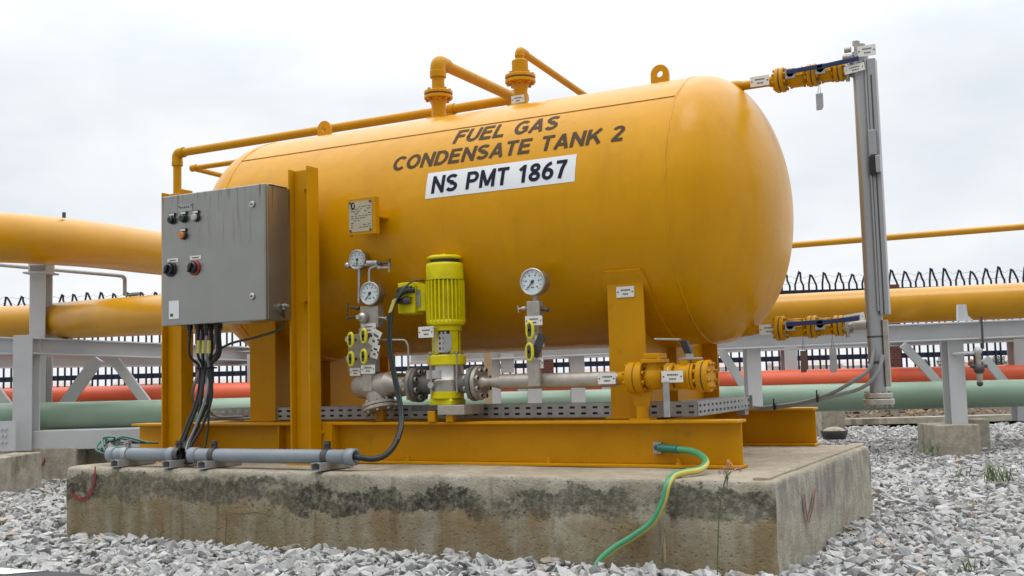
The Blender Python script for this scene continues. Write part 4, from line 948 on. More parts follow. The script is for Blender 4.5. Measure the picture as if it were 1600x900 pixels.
for py in (454, 471):
    c_ = G(648, py); b = MB(); b.lathe([(0, -.06), (.018, -.06), (.022, -.02), (.026, -.018), (.026, .012), (.021, .014), (.021, .04)], (c_.x - .0, YP - .10, c_.z), UX, 14); build('cable_gland', b, DKMET, tb)
# lantern between motor and stages
rS = rr_(697, 585, 25)
b = MB(); b.cyl(C0(Z_(553)), C0(Z_(510)), rS * .42, seg=20, mat=1)
for k in range(4):
    a = PI / 4 + PI / 2 * k + .35; u_ = Vector((math.cos(a), math.sin(a), 0)); v_ = Vector((-math.sin(a), math.cos(a), 0)); b.cbox(Vector(C0((Z_(553) + Z_(510)) / 2)) + u_ * rS * .82, u_ * .014, v_ * .055, UZ * (Z_(510) - Z_(553)), 0)
b.cyl(C0(Z_(517)), C0(Z_(510)), rS * .98, seg=32, mat=0); build('lantern', b, [LIME, STEEL], pu)
c_ = G(690, 535); b = MB(); n_ = 14
Va, Fa = [], []
for i in range(n_ + 1):
    a = math.radians(-160 + 110 * i / n_)
    for j in range(9): Va.append((ax_ + rS * .9 * math.cos(a), YP + rS * .9 * math.sin(a), Z_(551) + (Z_(519) - Z_(551)) * j / 8))
for i in range(n_):
    for j in range(8):
        if i % 2 == 1 and j % 2 == 1: continue
        Fa.append((i * 9 + j, i * 9 + 9 + j, i * 9 + 10 + j, i * 9 + j + 1))
b.add(Va, Fa, 0, True); build('coupling_guard', b, BRIGHT, pu)
c_ = G(713, 535); b = MB(); b.box(c_.x - .03, c_.x + .025, YP - rS - .004, YP - rS + .0, Z_(549), Z_(523)); build('rating_plate', b, GALV, pu)
b = MB(); tag_plate(b, Vector((G(683.5, 519).x, YP - rS - .035, Z_(519))), UX, UZ, rr_(683, 519, 27), rr_(683, 519, 17)); b.cbox((ax_ - .02, YP - rS - .015, Z_(512)), UX * .03, UY * .05, UZ * .004, 0); build('tag', b, [TAG, INK], pu)
b = MB(); b.cyl(C0(Z_(571)), C0(Z_(555)), rr_(697, 562, 30.5), seg=40, ch=.006); build('head_flange', b, LIME, pu)
b = MB(); b.lathe([(rS, Z_(612)), (rS, Z_(596)), (rS * 1.03, Z_(595.5)), (rS * 1.03, Z_(593)), (rS, Z_(592.5)), (rS, Z_(571))], (ax_, YP, 0), UZ, 40)
b.box(G(680, 584).x, G(702, 584).x, YP - rS - .004, YP - rS * .96, Z_(591), Z_(578)); p_ = Vector((G(688, 600).x, YP - rS, Z_(601))); b.cyl(p_ + UY * .02, p_ - UY * .018, .022, seg=6)
build('stage_casing', b, BRIGHT, pu)
for k in range(4):
    a = PI / 4 + PI / 2 * k + .3; u_ = Vector((math.cos(a), math.sin(a), 0)) * rS * 1.16; b = MB(); b.cyl(Vector(C0(Z_(614))) + u_, Vector(C0(Z_(551))) + u_, .0075, seg=10)
    for zz in (Z_(553),): b.cyl(Vector(C0(zz)) + u_, Vector(C0(zz + .014)) + u_, .014, seg=6)
    build('tie_rod', b, STEEL, pu)
b = MB(); rB = rr_(690, 620, 29)
b.lathe([(rB * 1.02, Z_(632)), (rB * 1.02, Z_(626)), (rB * .88, Z_(620)), (rB * .88, Z_(612)), (0, Z_(611.5))], (ax_, YP, 0), UZ, 4, smooth=False, refu=(math.cos(.75), math.sin(.75), 0))
b.lathe([(rS * 1.05, Z_(622)), (rS * 1.05, Z_(611))], (ax_, YP, 0), UZ, 32)
pb_ = build('pump_base', b, LIME, pu, bevel=.008)
zc_p = G(697, 600).z
FL = {}
for px, sgn in ((656, -1), (741, 1)):
    xf = G(px, 600).x; R = rr_(px, 600, 27.5); FL[sgn] = xf
    b = MB(); b.cyl((ax_ + sgn * rS * .8, YP, zc_p), (xf, YP, zc_p), rr_(px, 600, 15), seg=28)
    c_ = Vector((xf + sgn * .022, YP, zc_p)); b.cyl(c_ - UX * sgn * .031, c_ - UX * sgn * .003, R, seg=32, mat=0, ch=.003); b.cyl(c_ - UX * sgn * .003, c_ + UX * sgn * .003, R * .9, seg=32, mat=2); b.cyl(c_ + UX * sgn * .003, c_ + UX * sgn * .029, R * .97, seg=32, mat=1, ch=.003); b.bolts(c_, UX, R * .76, 8, .019, -.05, .05, 3, ph=PI / 8)
    build('pump_flange', b, [IRON, STEEL, BLACK, STEEL], pu)
b = MB(); p0, p1 = G(656, 632), G(742, 648); b.box(p0.x, G(700, 640).x, YP - .10, YP + .12, p1.z + .03, p0.z - .002); build('foot_plate', b, DKMET, pu, bevel=.004)
b = MB(); b.box(G(700, 640).x + .002, p1.x, YP - .13, YP + .12, Z_(647, 720), Z_(632, 720)); build('foot_plate', b, STEEL, pu, bevel=.004)
for px in (688, 716): b = MB(); c_ = G(px, 650); b.box(c_.x - .025, c_.x + .025, YP - .11, YP - .06, ZS + .001, c_.z + .035); build('stub_leg', b, YEL, pu, bevel=.003)

# ================================================================== SUCTION SIDE
su = thing('suction_pipe', 'dull stainless steel suction pipe with a strainer leg to the left of the pump', 'pipe', (G(590, 600).x, YP, ZS))
zc_ = zc_p; rP = rr_(585, 600, 20)
xl_ = G(556, 600).x
b = MB(); b.tube([(xl_ - .0, YP + .55, zc_), (xl_, YP, zc_), (G(606, 600).x, YP, zc_)], rP, 28, rad=rP * 1.5); build('elbow_pipe', b, STEEL, su)
b = MB(); xq, xr_ = G(606, 600).x, G(617, 600).x; b.lathe([(rP * 1.04, xq), (rP * 1.04, xq + .012), (rP * .62, xr_), (rP * .62, FL[-1] - .08), (rP * .9, FL[-1] - .03)], (0, YP, zc_), UX, 28); build('reducer', b, STEEL, su)
b = MB(); cc = Vector((G(588, 600).x, YP, zc_)); dn = Vector((.25, -.10, -1)).normalized(); b.cyl(cc, cc + dn * .15, rP * .92, seg=24); b.cyl(cc + dn * .115, cc + dn * .135, rP * 1.35, seg=28, ch=.003); b.cyl(cc + dn * .139, cc + dn * .16, rP * 1.35, seg=28, ch=.003); b.bolts(cc + dn * .137, dn, rP * 1.1, 8, .011, -.04, .04)
build('strainer_leg', b, STEEL, su)
b = MB(); c_ = G(590, 640); b.box(c_.x - .03, c_.x + .03, YP + .02, YP + .06, ZS + .001, zc_ - rP * .9); build('pipe_support', b, YEL, su)

def gauge(parent, px, py, rad, Y, deg=-135, body=.055, yaw=0.0):
    c = at(px, py, Y=Y); g = MB(); R = rad
    d = Vector((math.sin(yaw), -math.cos(yaw), 0)); u = Vector((math.cos(yaw), math.sin(yaw), 0)); c0 = c - d * 0
    g.lathe([(0, -body), (R * .97, -body), (R * .97, -.004), (R * 1.04, 0), (R * 1.04, .012), (R * .92, .014), (R * .90, .004)], c0, d, 36)
    o = build('pressure_gauge', g, BRIGHT, parent)
    g = MB(); g.cyl(c0 + d * .002, c0 + d * .005, R * .91, seg=36); f = build('dial', g, FACE, o)
    g = MB()
    for k in range(11):
        a = math.radians(225 - 27 * k); w_ = u * math.cos(a) + UZ * math.sin(a); t_ = d.cross(w_)
        g.cbox(c0 + w_ * R * .74 + d * .0062, w_ * R * .14, t_ * R * .035, d * .0008)
        if k % 2 == 0: g.cbox(c0 + w_ * R * .54 + d * .0062, u * R * .10, UZ * R * .10, d * .0008)
    g.cbox(c0 - UZ * R * .42 + d * .0062, u * R * .26, UZ * R * .07, d * .0008); build('scale', g, INK, f)
    g = MB(); a = math.radians(deg); w_ = u * math.cos(a) + UZ * math.sin(a); t_ = d.cross(w_)
    g.prism([(-R * .18, -R * .05), (R * .74, -R * .012), (R * .74, R * .012), (-R * .18, R * .05)], c0 + d * .0075, w_, t_, d * .002); g.cyl(c0 + d * .0075, c0 + d * .011, R * .13, seg=14); build('needle', g, INK, f)
    g = MB(); g.cyl(c - UZ * R * .9 - d * .02 * 0 - d * body * .5, c - UZ * (R + .06) - d * body * .5, .012, seg=12); g.cyl(c - UZ * (R + .012) - d * body * .5, c - UZ * (R + .04) - d * body * .5, .018, seg=6); build('stem', g, STEEL, o)
    return c
def oval_handle(parent, px, py, Y, wpx=13, hpx=25):
    c = at(px, py, Y=Y); k = pm(px, py, Y); a_, b_ = (wpx / 2 - 2.5) / k, (hpx / 2 - 2.5) / k
    g = MB(); g.tube([c + UX * a_ * math.cos(q) * (1.0) + UZ * b_ * math.copysign(abs(math.sin(q)) ** .8, math.sin(q)) for q in [2 * PI * i / 28 for i in range(28)]], 2.7 / k, 10, closed=True)
    o = build('oval_handle', g, HANDLE, parent); g = MB(); g.cyl(c + UY * .055, c - UY * .012, 2.2 / k, seg=10); g.cbox(c - UY * .004, UX * .02, UY * .016, UZ * b_ * 1.5); build('handle_stem', g, DKMET, o)
def plate(parent, px, py, wpx, hpx, Y, mats=(TAG, INK), tilt=0.0):
    k = pm(px, py, Y); g = MB(); R_ = Matrix.Rotation(-tilt, 3, 'Y'); tag_plate(g, at(px, py, Y=Y), R_ @ UX, R_ @ UZ, wpx / k * 1.1, hpx / k); return build('tag', g, list(mats), parent)
def tee_handle(parent, px0, py0, px1, py1, Y, m=STEEL, bar=.03):
    p0, p1 = at(px0, py0, Y=Y), at(px1, py1, Y=Y); g = MB(); g.cyl(p0, p1, .007, seg=10); d = (p0 - p1).normalized(); g.cyl(p0 - d.cross(UY) * bar, p0 + d.cross(UY) * bar, .0055, seg=8); g.cyl(p1 + d * .005, p1 + d * .03, .013, seg=6); build('tee_handle', g, m, parent)

# double gauge manifold over the suction pipe
YG = .585
gm1 = thing('gauge_manifold', 'stainless valve manifold with two pressure gauges and four yellow oval handles', 'gauge manifold', (G(572, 580).x, YG, zc_p + .02))
B_ = lambda mb, px0, py0, px1, py1, y0, y1, mat=0: mb.box(at(px0, py0, Y=y0).x, at(px1, py0, Y=y0).x, y0, y1, at((px0 + px1) / 2, py1, Y=y0).z, at((px0 + px1) / 2, py0, Y=y0).z, mat)
b = MB(); B_(b, 562, 478, 590, 512, YG, YG + .07); build('manifold_block', b, STEEL, gm1, bevel=.006)
b = MB(); B_(b, 566, 572, 580, 612, YG - .02, YG - .005); build('mounting_bar', b, STEEL, gm1, bevel=.003)
b = MB(); B_(b, 560, 512, 586, 582, YG + .02, YG + .07); B_(b, 543, 522, 561, 582, YG + .03, YG + .06); 
for px, py in ((546, 530), (568, 522), (547, 560), (568, 555)): c_ = at(px, py, Y=YG); b.cyl(c_ + UY * .05, c_ - UY * .02, .022, seg=16)
build('valve_body', b, STEEL, gm1, bevel=.006)
for px, py in ((548, 531), (568.5, 525), (548.5, 561), (568.5, 557)): oval_handle(gm1, px, py, YG - .055)
plate(gm1, 576, 513, 25, 15, YG - .006); plate(gm1, 586, 528, 16, 26, YG - .003, tilt=-.5); plate(gm1, 586, 549, 13, 22, YG - .002, tilt=-.3); plate(gm1, 575, 577, 24, 14, YG - .03); plate(gm1, 555, 581, 18, 12, YG - .012)
gauge(gm1, 578.5, 458.5, rr_(579, 458, 17.5), YG - .01, deg=-128, body=.07)
gauge(gm1, 559, 406, rr_(559, 406, 15), YG + .03, deg=-100, body=.045)
b = MB(); Pz = lambda px, py, Y=YG + .03: at(px, py, Y=Y)
for px, ya, yb in ((561, 420, 474), (577, 424, 446)): b.cyl(Pz(px, ya), Pz(px, yb), .010, seg=12)
b.tube([Pz(577, 440), Pz(577, 420), Pz(592, 414)], .010, 10, rad=.02); b.cyl(Pz(541, 415), Pz(607, 413), .009, seg=10); b.ball(Pz(543, 415), .022, 14); b.cyl(Pz(574, 411), Pz(590, 411), .018, seg=12)
build('impulse_tube', b, BRIGHT, gm1)
tee_handle(gm1, 609, 411, 590, 412, YG + .02, DKMET); tee_handle(gm1, 608, 418, 590, 419, YG + .01); tee_handle(gm1, 543, 480, 562, 482, YG + .02, DKMET); tee_handle(gm1, 543, 497, 562, 494, YG + .01, DKMET); tee_handle(gm1, 603, 497, 588, 496, YG + .02, BRIGHT, .012)
c_ = at(567, 496, Y=YG - .02); b = MB(); b.ball(c_, .036, 16); b.cyl(c_, c_ - UY * .06, .014, seg=10); build('valve_bonnet', b, BRIGHT, gm1)
b = MB(); b.tube([at(590, 531, Y=YG + .04), at(634, 531, Y=YG + .04), at(638, 541, Y=.62), at(638.5, 578, Y=.64)], .007, 10, rad=.05); build('capillary_tube', b, BRIGHT, gm1)

# ================================================================== DISCHARGE PIPE
dp = thing('discharge_pipe', 'dull stainless steel discharge pipe running from the pump to the yellow valves', 'pipe', (G(870, 595).x, YP, zc_p - .05))
yD = lambda px: 0
x0, x1 = FL[1] + .05, G(975, 592).x; zD0, zD1 = G(775, 597).z, G(975, 592).z; rD = rr_(880, 594, 12.0); zc2 = (G(820, 596).z + G(930, 593).z) / 2
b = MB(); b.lathe([(rD * .9, x0), (rD * .85, x0 + .02), (rD * .62, x0 + .03), (rD * .62, G(768, 597).x), (rD * 1.02, G(785, 597).x), (rD, G(787, 597).x), (rD, G(958, 593).x), (rD * .62, G(972, 592).x), (rD * .62, G(992, 592).x)], (0, YP, zc2), UX, 28); build('pipe', b, STEEL, dp)
b = MB(); b.lathe([(rD * 1.0, G(784, 597).x), (rD * 1.06, G(785.5, 597).x), (rD * 1.0, G(787, 597).x)], (0, YP, zc2), UX, 28); b.cyl((G(975, 592).x, YP, zc2), (G(981, 592).x, YP, zc2), rD * .8, seg=6); build('weld_collar', b, STEEL, dp)
plate(dp, 948, 591.5, 27, 17, YP - rD - .012)

gm2 = thing('gauge_manifold', 'stainless valve manifold with one pressure gauge and two yellow oval handles on the discharge pipe', 'gauge manifold', (G(832, 590).x, YP - .07, zc2))
YH = YP - .07
b = MB(); B_(b, 822, 470, 842, 498, YH, YH + .06); build('manifold_block', b, STEEL, gm2, bevel=.006)
b = MB(); B_(b, 822, 498, 840, 577, YH + .012, YH + .06); build('valve_body', b, STEEL, gm2, bevel=.005)
b = MB(); B_(b, 824, 562, 842, 604, YH - .02, YH + .011); build('mounting_bar', b, STEEL, gm2, bevel=.003)
for px, py in ((828, 516), (827.5, 550)): oval_handle(gm2, px, py, YH - .055, 15, 30)
plate(gm2, 834, 501, 27, 15, YH - .006); plate(gm2, 843, 533, 14, 18, YH - .003); plate(gm2, 842, 567, 14, 17, YH - .004)
b = MB(); c_ = at(841, 540, Y=YH - .01); b.cbox(c_, Matrix.Rotation(.45, 3, 'Y') @ UX * .05, UY * .012, Matrix.Rotation(.45, 3, 'Y') @ UZ * .14); build('bracket', b, DKMET, gm2)
gauge(gm2, 832.5, 440.5, rr_(833, 440, 20.5), YH + .0, deg=-130, body=.075)
b = MB(); b.cyl(at(836, 462, Y=YH + .03), at(836, 474, Y=YH + .03), .016, seg=12); build('gauge_stem', b, STEEL, gm2)
tee_handle(gm2, 810, 483, 823, 481, YH + .02, BRIGHT, .022); tee_handle(gm2, 858, 484, 843, 482, YH + .03, DKMET, .012)
b = MB(); b.cyl(at(843, 482, Y=YH + .03), at(856, 484, Y=YH + .03), .014, seg=12); build('valve_bonnet', b, DKMET, gm2)

# yellow check valve and ball valve at the end of the discharge line
vt = thing('valve_train', 'yellow check valve and lever ball valve with bolted flanges ending in a blind flange', 'valve', (G(1050, 590).x, YP, ZS))
zv = zc2 + .005
xv = lambda px: G(px, 590).x
R1 = rr_(1000, 590, 24.5)
b = MB(); b.lathe([(rD * .8, xv(968)), (rD * .9, xv(984)), (R1 * .8, xv(984.5))], (0, YP, zv), UX, 24); b.disc_pair((xv(996), YP, zv), UX, R1, .045, .005, 8); build('inlet_flange', b, [YEL, DKMET], vt)
b = MB(); b.ball((xv(1024), YP, zv), R1 * .80, 24, sx=1.15, axis=(1, 0, 0)); b.cyl((xv(1024), YP, zv), (xv(1024), YP, G(1028, 566).z), R1 * .62, seg=24); build('check_valve_body', b, YEL, vt)
b = MB(); x_a, x_b = xv(1008), xv(1040); b.box(x_a, x_b, YP - .075, YP + .075, G(1025, 567).z, G(1025, 561).z); b.box(x_a + .012, x_b - .01, YP - .06, YP + .06, G(1025, 560.5).z, G(1025, 552).z); 
for sx in (x_a + .018, x_b - .018):
    for sy in (-.055, .055): b.cyl((sx, YP + sy, G(1025, 568).z), (sx, YP + sy, G(1025, 556).z), .010, seg=6)
build('check_valve_cover', b, YEL, vt, bevel=.004)
b = MB(); b.disc_pair((xv(1049), YP, zv), UX, R1 * .88, .02, .006, 8, gm=1); build('middle_flange', b, [YEL, BRIGHT], vt)
b = MB(); b.lathe([(R1 * .5, xv(1053)), (R1 * .78, xv(1060)), (R1 * .8, xv(1080)), (R1 * .5, xv(1092)), (R1 * .5, xv(1104))], (0, YP, zv), UX, 28); b.cyl((xv(1072), YP, zv), (xv(1072), YP, G(1072, 563).z), R1 * .42, seg=20)
for px in (1078, 1083): b.lathe([(R1 * .5, xv(px)), (R1 * .86, xv(px) + .003), (R1 * .86, xv(px) + .016), (R1 * .5, xv(px) + .018)], (0, YP, zv), UX, 28, smooth=False)
build('ball_valve_body', b, YEL, vt)
hz = G(1075, 561).z; xh = xv(1078)
b = MB(); b.cyl((xh, YP, G(1072, 566).z), (xh, YP, hz + .035), .018, seg=12); b.box(xh - .05, xh + .07, YP - .03, YP + .03, hz - .004, hz + .008); b.cyl((xh, YP, hz + .006), (xh, YP, hz + .03), .026, seg=6); build('valve_stem', b, STEEL, vt, bevel=.002)
ph_, pe_ = G(1072, 546), G(1056, 543)
b = MB(); b.obox((xh - .02, YP - .022, hz + .03), UX * .042, UY * .044, Vector((-.028, 0, .075)), 0); b.obox(Vector((xh - .048, YP - .018, hz + .105)), Vector((-.15, -.0, .008)), UY * .036, UZ * .012, 1); build('lever', b, [PLBLACK, STEEL], vt, bevel=.003)
R2 = rr_(1108, 588, 25)
b = MB(); b.disc_pair((xv(1102), YP, zv), UX, R2, .030, .008, 8); build('blind_flange', b, [YEL, DKMET], vt)
b = MB(); p_ = [(-.075, 0), (.075, 0), (.03, -.17), (-.03, -.17)]; zt_ = zv - R1 * .45; b.prism(p_, (xv(1002), YP - .006, zt_), UX, UZ, (0, .012, 0)); b.cyl((xv(1002), YP, zt_ - .12), (xv(1002), YP, ZS + .01), .036, seg=20); b.box(xv(1002) - .06, xv(1002) + .06, YP - .06, YP + .06, ZS + .0005, ZS + .011); build('support_post', b, YEL, vt)
b = MB(); b.box(xv(1050) - .018, xv(1050) + .018, YP - .105, YP - .10, ZS + .02, G(1050, 596).z); build('strap', b, GALV, vt)
plate(vt, 1050.5, 588.5, 32, 18, YP - R1 * .95)

# ================================================================== LEVEL GAUGE ON THE TANK END
YLG = TY
lt_, lb_ = at(1354, 80, Y=YLG), at(1374, 622, Y=YLG); xg = (lt_.x + lb_.x) / 2
lg = thing('level_gauge', 'tall grey magnetic level gauge column standing off the tank end', 'level gauge', (xg, YLG, lb_.z))
rG = rr_(1355, 350, 12.5, YLG)
xcol = xg - rG * .45
b = MB(); b.cyl((xcol, YLG, lb_.z), (xcol, YLG, lt_.z), rG, seg=32); build('float_chamber', b, ALU, lg)
b = MB(); b.cyl((xcol, YLG, lb_.z - .04), (xcol, YLG, lb_.z - .004), rG * 1.85, seg=32, ch=.004); b.cyl((xcol, YLG, lb_.z + .0), (xcol, YLG, lb_.z + .03), rG * 1.7, seg=32, ch=.004); b.cyl((xcol, YLG, lb_.z - .055), (xcol, YLG, lb_.z - .04), .02, seg=6); b.bolts((xcol, YLG, lb_.z - .002), UZ, rG * 1.42, 8, .012, -.05, .042); build('bottom_flange', b, STEEL, lg)
b = MB(); xr = xcol + rG * 1.35; zt_ = lt_.z - .06; zb_ = at(1380, 492, Y=YLG).z
b.box(xr - .022, xr + .028, YLG - .05, YLG + .02, zb_, zt_); b.box(xr - .036, xr - .023, YLG - .055, YLG - .01, zb_ + .02, zt_); build('indicator_rail', b, ALU, lg, bevel=.004)
b = MB(); b.box(xr - .004, xr + .004, YLG - .053, YLG - .0505, zb_, zt_ - .1); build('indicator_strip', b, DKMET, lg)
b = MB(); q1, q2 = at(1363, 207, Y=YLG), at(1363, 246, Y=YLG); b.box(xr - .028, xr + .012, YLG - .085, YLG - .052, q2.z, q1.z); build('switch_housing', b, ALU, lg, bevel=.004)
b = MB(); q1, q2 = at(1370, 247, Y=YLG), at(1370, 276, Y=YLG); b.box(xr - .032, xr + .004, YLG - .10, YLG - .052, q2.z, q1.z); build('switch_block', b, PLBLACK, lg, bevel=.004)
b = MB(); b.box(xr + .005, xr + .032, YLG - .10, YLG - .054, q2.z + .01, q1.z - .0); build('switch_cover', b, ALU, lg, bevel=.004)
b = MB(); b.cyl((xcol, YLG, lt_.z), (xcol, YLG, lt_.z + .045), rG * .7, seg=16); b.cyl((xcol - .02, YLG, lt_.z + .045), (xcol - .02, YLG, lt_.z + .07), .022, seg=6); b.cyl((xcol - rG, YLG - .03, lt_.z - .03), (xcol - rG * 2, YLG - .03, lt_.z - .025), .018, seg=6); b.cyl((xcol - rG, YLG - .02, lt_.z + .02), (xcol - rG * 1.8, YLG - .02, lt_.z + .02), .018, seg=8); build('top_plug', b, STEEL, lg)
plate(lg, 1354, 79, 25, 17, YLG - rG - .01)
b = MB(); q = at(1375, 566, Y=YLG).z; b.lathe([(rG * 1.02, q - .008), (rG * 1.06, q - .004), (rG * 1.06, q + .004), (rG * 1.02, q + .008)], (xcol, YLG, 0), UZ, 28); q = at(1375, 526, Y=YLG).z; b.lathe([(rG * 1.0, q - .006), (rG * 1.04, q), (rG * 1.0, q + .006)], (xcol, YLG, 0), UZ, 28); build('cable_strap', b, DKMET, lg)
b = MB(); b.box(xr - .016, xr + .012, YLG - .03, YLG + .01, at(1380, 604, Y=YLG).z, at(1380, 500, Y=YLG).z); build('drain_channel', b, STEEL, lg, bevel=.003)
def line_from_tank(py0, py1, label, tagged_lever_top):
    """tank nozzle, flange pairs, two lever valves, along X from the tank end to the gauge column"""
    a, e_ = at(1165, py0, Y=YLG), at(1345, py1, Y=YLG); z = (a.z + e_.z) / 2
    X = lambda px: at(px, py0 + (py1 - py0) * (px - 1165) / 180, Y=YLG).x
    t = thing('isolation_valve_line', label, 'valves', (X(1240), YLG, z))
    rn = .028; k = pm(1240, (py0 + py1) / 2, YLG); R = 19.5 / k; hd = TX1 + .03 + HD * math.sqrt(max(0, 1 - ((z - TZ) / TR) ** 2))
    b = MB(); b.lathe([(.040, hd - .06), (.036, hd + .01), (.030, hd + .03), (rn, hd + .04), (rn, X(1200)), (rn * 1.7, X(1214)), (rn * 1.7, X(1216))], (0, YLG, z), UX, 24); build('nozzle', b, YEL, t)
    for px, s in ((1220, 1.0), (1270, .90), (1311, .82)):
        b = MB(); b.disc_pair((X(px), YLG, z), UX, R * s, .022, .008, 8); build('flange', b, [YEL, DKMET], t)
    for px0, px1, s in ((1228, 1262, .72), (1278, 1305, .66)):
        b = MB(); xm = (X(px0) + X(px1)) / 2; h = (X(px1) - X(px0)) / 2
        b.lathe([(R * .42, xm - h), (R * s, xm - h * .55), (R * s * 1.05, xm), (R * s, xm + h * .55), (R * .42, xm + h)], (0, YLG, z), UX, 24)
        b.bolts((xm, YLG, z), UX, R * s * .98, 6, .011, -h * .7, h * .7); build('valve_body', b, YEL, t)
        b = MB(); b.cyl((xm - .02, YLG - R * .4, z + .01), (xm - .02, YLG - R * 1.15, z + .01), .022, seg=12); b.box(xm - .05, xm + .01, YLG - R * 1.15, YLG - R * 1.05, z - .02, z + .04); build('stem', b, GALV, t)
        b = MB(); x_s = xm - .04; ln = .22 if px0 < 1250 else .25; b.obox((x_s, YLG - R * 1.28, z + .005), (ln, 0, .006 + .012 * (px0 > 1250)), UY * .012, UZ * .028); build('lever', b, BLUE, t, bevel=.004)
    b = MB(); b.lathe([(R * .5, X(1317)), (R * .62, X(1318)), (R * .62, X(1326)), (.03, X(1330)), (.03, xcol - rG * .9)], (0, YLG, z), UX, 20); b.bolts((X(1322), YLG, z), UX, R * .5, 4, .012, -.03, .04); b.cyl((X(1325), YLG - .02, z), (X(1325), YLG - .02, z - R * .95), .012, seg=8); build('gauge_union', b, STEEL, t)
    plate(t, 1201 if not tagged_lever_top else 1187, at(1201, 0, Y=YLG).z * 0 + (py0 + (py1 - py0) * .2) - (0 if not tagged_lever_top else 3), 27, 16, YLG - .05)
    plate(t, 1335, py1 - 10 if not tagged_lever_top else py1 + 3, 28, 12, YLG - R * 1.05, tilt=.12)
    return t, X, z
l1, X1, z1 = line_from_tank(136, 104, 'yellow flanged valves with blue levers on the high line between tank end and level gauge', True)
l2, X2, z2 = line_from_tank(517, 506, 'yellow flanged valves with blue levers on the low line between tank end and level gauge', False)
for px, py0, py1, wpx, m_, lab, zz in ((1280, 146, 172, 11, GALV, 'grey metal tag hanging on a wire from the high valve line', z1), (1255, 548, 582, 10, RUST, 'brown rusty tag hanging on a wire from the low valve line', z2), (1301, 545, 582, 11, GALV, 'grey metal tag hanging on a wire from the low valve line', z2)):
    Yh = YLG - .09; c0 = at(px, py0, Y=Yh); c1 = at(px, py1, Y=Yh); w_ = wpx / pm(px, py0, Yh) / 2
    t = thing('hanging_tag', lab, 'tag', (c0.x, Yh, c1.z))
    b = MB(); b.prism([(-w_, 0), (w_, 0), (w_, c1.z - c0.z + .02), (w_ * .5, c1.z - c0.z), (-w_, c1.z - c0.z)], (c0.x, Yh, c0.z), UX, UZ, (0, .004, 0)); build('plate', b, m_, t)
    b = MB(); b.tube([(c0.x - w_ * .4, Yh + .002, c0.z - .005), (c0.x, Yh + .01, zz - .05), (c0.x + w_ * .4, Yh + .002, c0.z - .005)], .002, 6); build('wire', b, DKMET, t)
for dy, py, lab in ((-.05, 583, 'grey cable sagging from the level gauge foot to the tray, the upper of two'), (-.06, 592, 'grey cable sagging from the level gauge foot to the tray, the lower of two')):
    u_ = 10 if py > 590 else 0
    cable('gauge_cable', [(xcol + (.05 if u_ else -.0), YLG - rG - .02, at(1370, 545 + u_ * 1.0, Y=YLG).z), at(1358 + u_ * 1.2, 577 + u_ * .8, Y=YLG - .09), at(1336 + u_, 594 + u_ * 1.2, Y=YLG - .06), at(1300, 614 + u_ * .6, Y=YLG + .04), at(1262, 627 + u_ * .25, Y=YLG + .18), at(1220, 634 + u_ * .2, Y=YLG + .32), at(1185, 637 + u_ * .15, Y=YLG + .44), (tx1 - .06, ye - .05, tz0 + .05)], .0115, GREYCAB, lab, group=None)
for px, py in ((1278, 622), (1211, 635)):
    c_ = at(px, py, Y=YLG + (.12 if px > 1250 else .34)); b = MB(); b.cyl(c_ - UX * .007, c_ + UX * .007, .028, seg=12); b.box(c_.x - .004, c_.x + .004, c_.y - .03, c_.y - .022, c_.z - .01, c_.z + .05)
    tag(build('cable_tie', b, PLBLACK, org=c_), 'black cable tie round the two sagging grey cables, ' + ('midway along their sag' if px > 1250 else 'close to the tray end'), 'cable tie')

# ================================================================== PIPE RACKS BEHIND
def rackpt(px, py, d): 
    s, z = rs(px, py, d); return rk(s, d, z)
def rb(mb, px0, px1, d0, d1, py0, py1, mat=0):          # box: frame across the picture at distance d0, going back to d1
    s0, zt = rs(px0, py0, d0); s1, _ = rs(px1, py0, d0); _, zb = rs(px0, py1, d0)
    mb.obox(rk(s0, d0, zb), RH * (s1 - s0), FH * (d1 - d0), UZ * (zt - zb), mat)
def hcol(mb, px0, px1, d, dep, z0, z1, mat=0):           # H-section column, flanges facing front and back
    s0, _ = rs(px0, 560, d); s1, _ = rs(px1, 560, d); w_ = s1 - s0; t_ = .016
    mb.obox(rk(s0, d, z0), RH * w_, FH * t_, UZ * (z1 - z0), mat); mb.obox(rk(s0, d + dep - t_, z0), RH * w_, FH * t_, UZ * (z1 - z0), mat)
    mb.obox(rk(s0 + w_ / 2 - .006, d + t_ + .001, z0), RH * .012, FH * (dep - 2 * t_ - .002), UZ * (z1 - z0), mat)
def bar(mb, p, q, wdt, dep, mat=0):                      # flat member between two points
    p, q = Vector(p), Vector(q); a = q - p; n_ = a.cross(FH).normalized(); mb.obox(p - n_ * wdt / 2, a, n_ * wdt, FH * dep, mat)
def ibeam2(mb, p, q, h, wdt, mat=0):                     # I beam with its top edge from p to q, flanges wdt deep
    p, q = Vector(p), Vector(q); a = q - p; n_ = a.normalized().cross(UZ).normalized(); n_ = n_ if n_.dot(FH) > 0 else -n_; t_ = .018
    mb.obox(p - UZ * t_, a, n_ * wdt, UZ * t_, mat); mb.obox(p - UZ * h, a, n_ * wdt, UZ * t_, mat); mb.obox(p - UZ * (h - t_ - .001) + n_ * (wdt / 2 - .006), a, n_ * .012, UZ * (h - 2 * t_ - .002), mat)
DR = 12.07
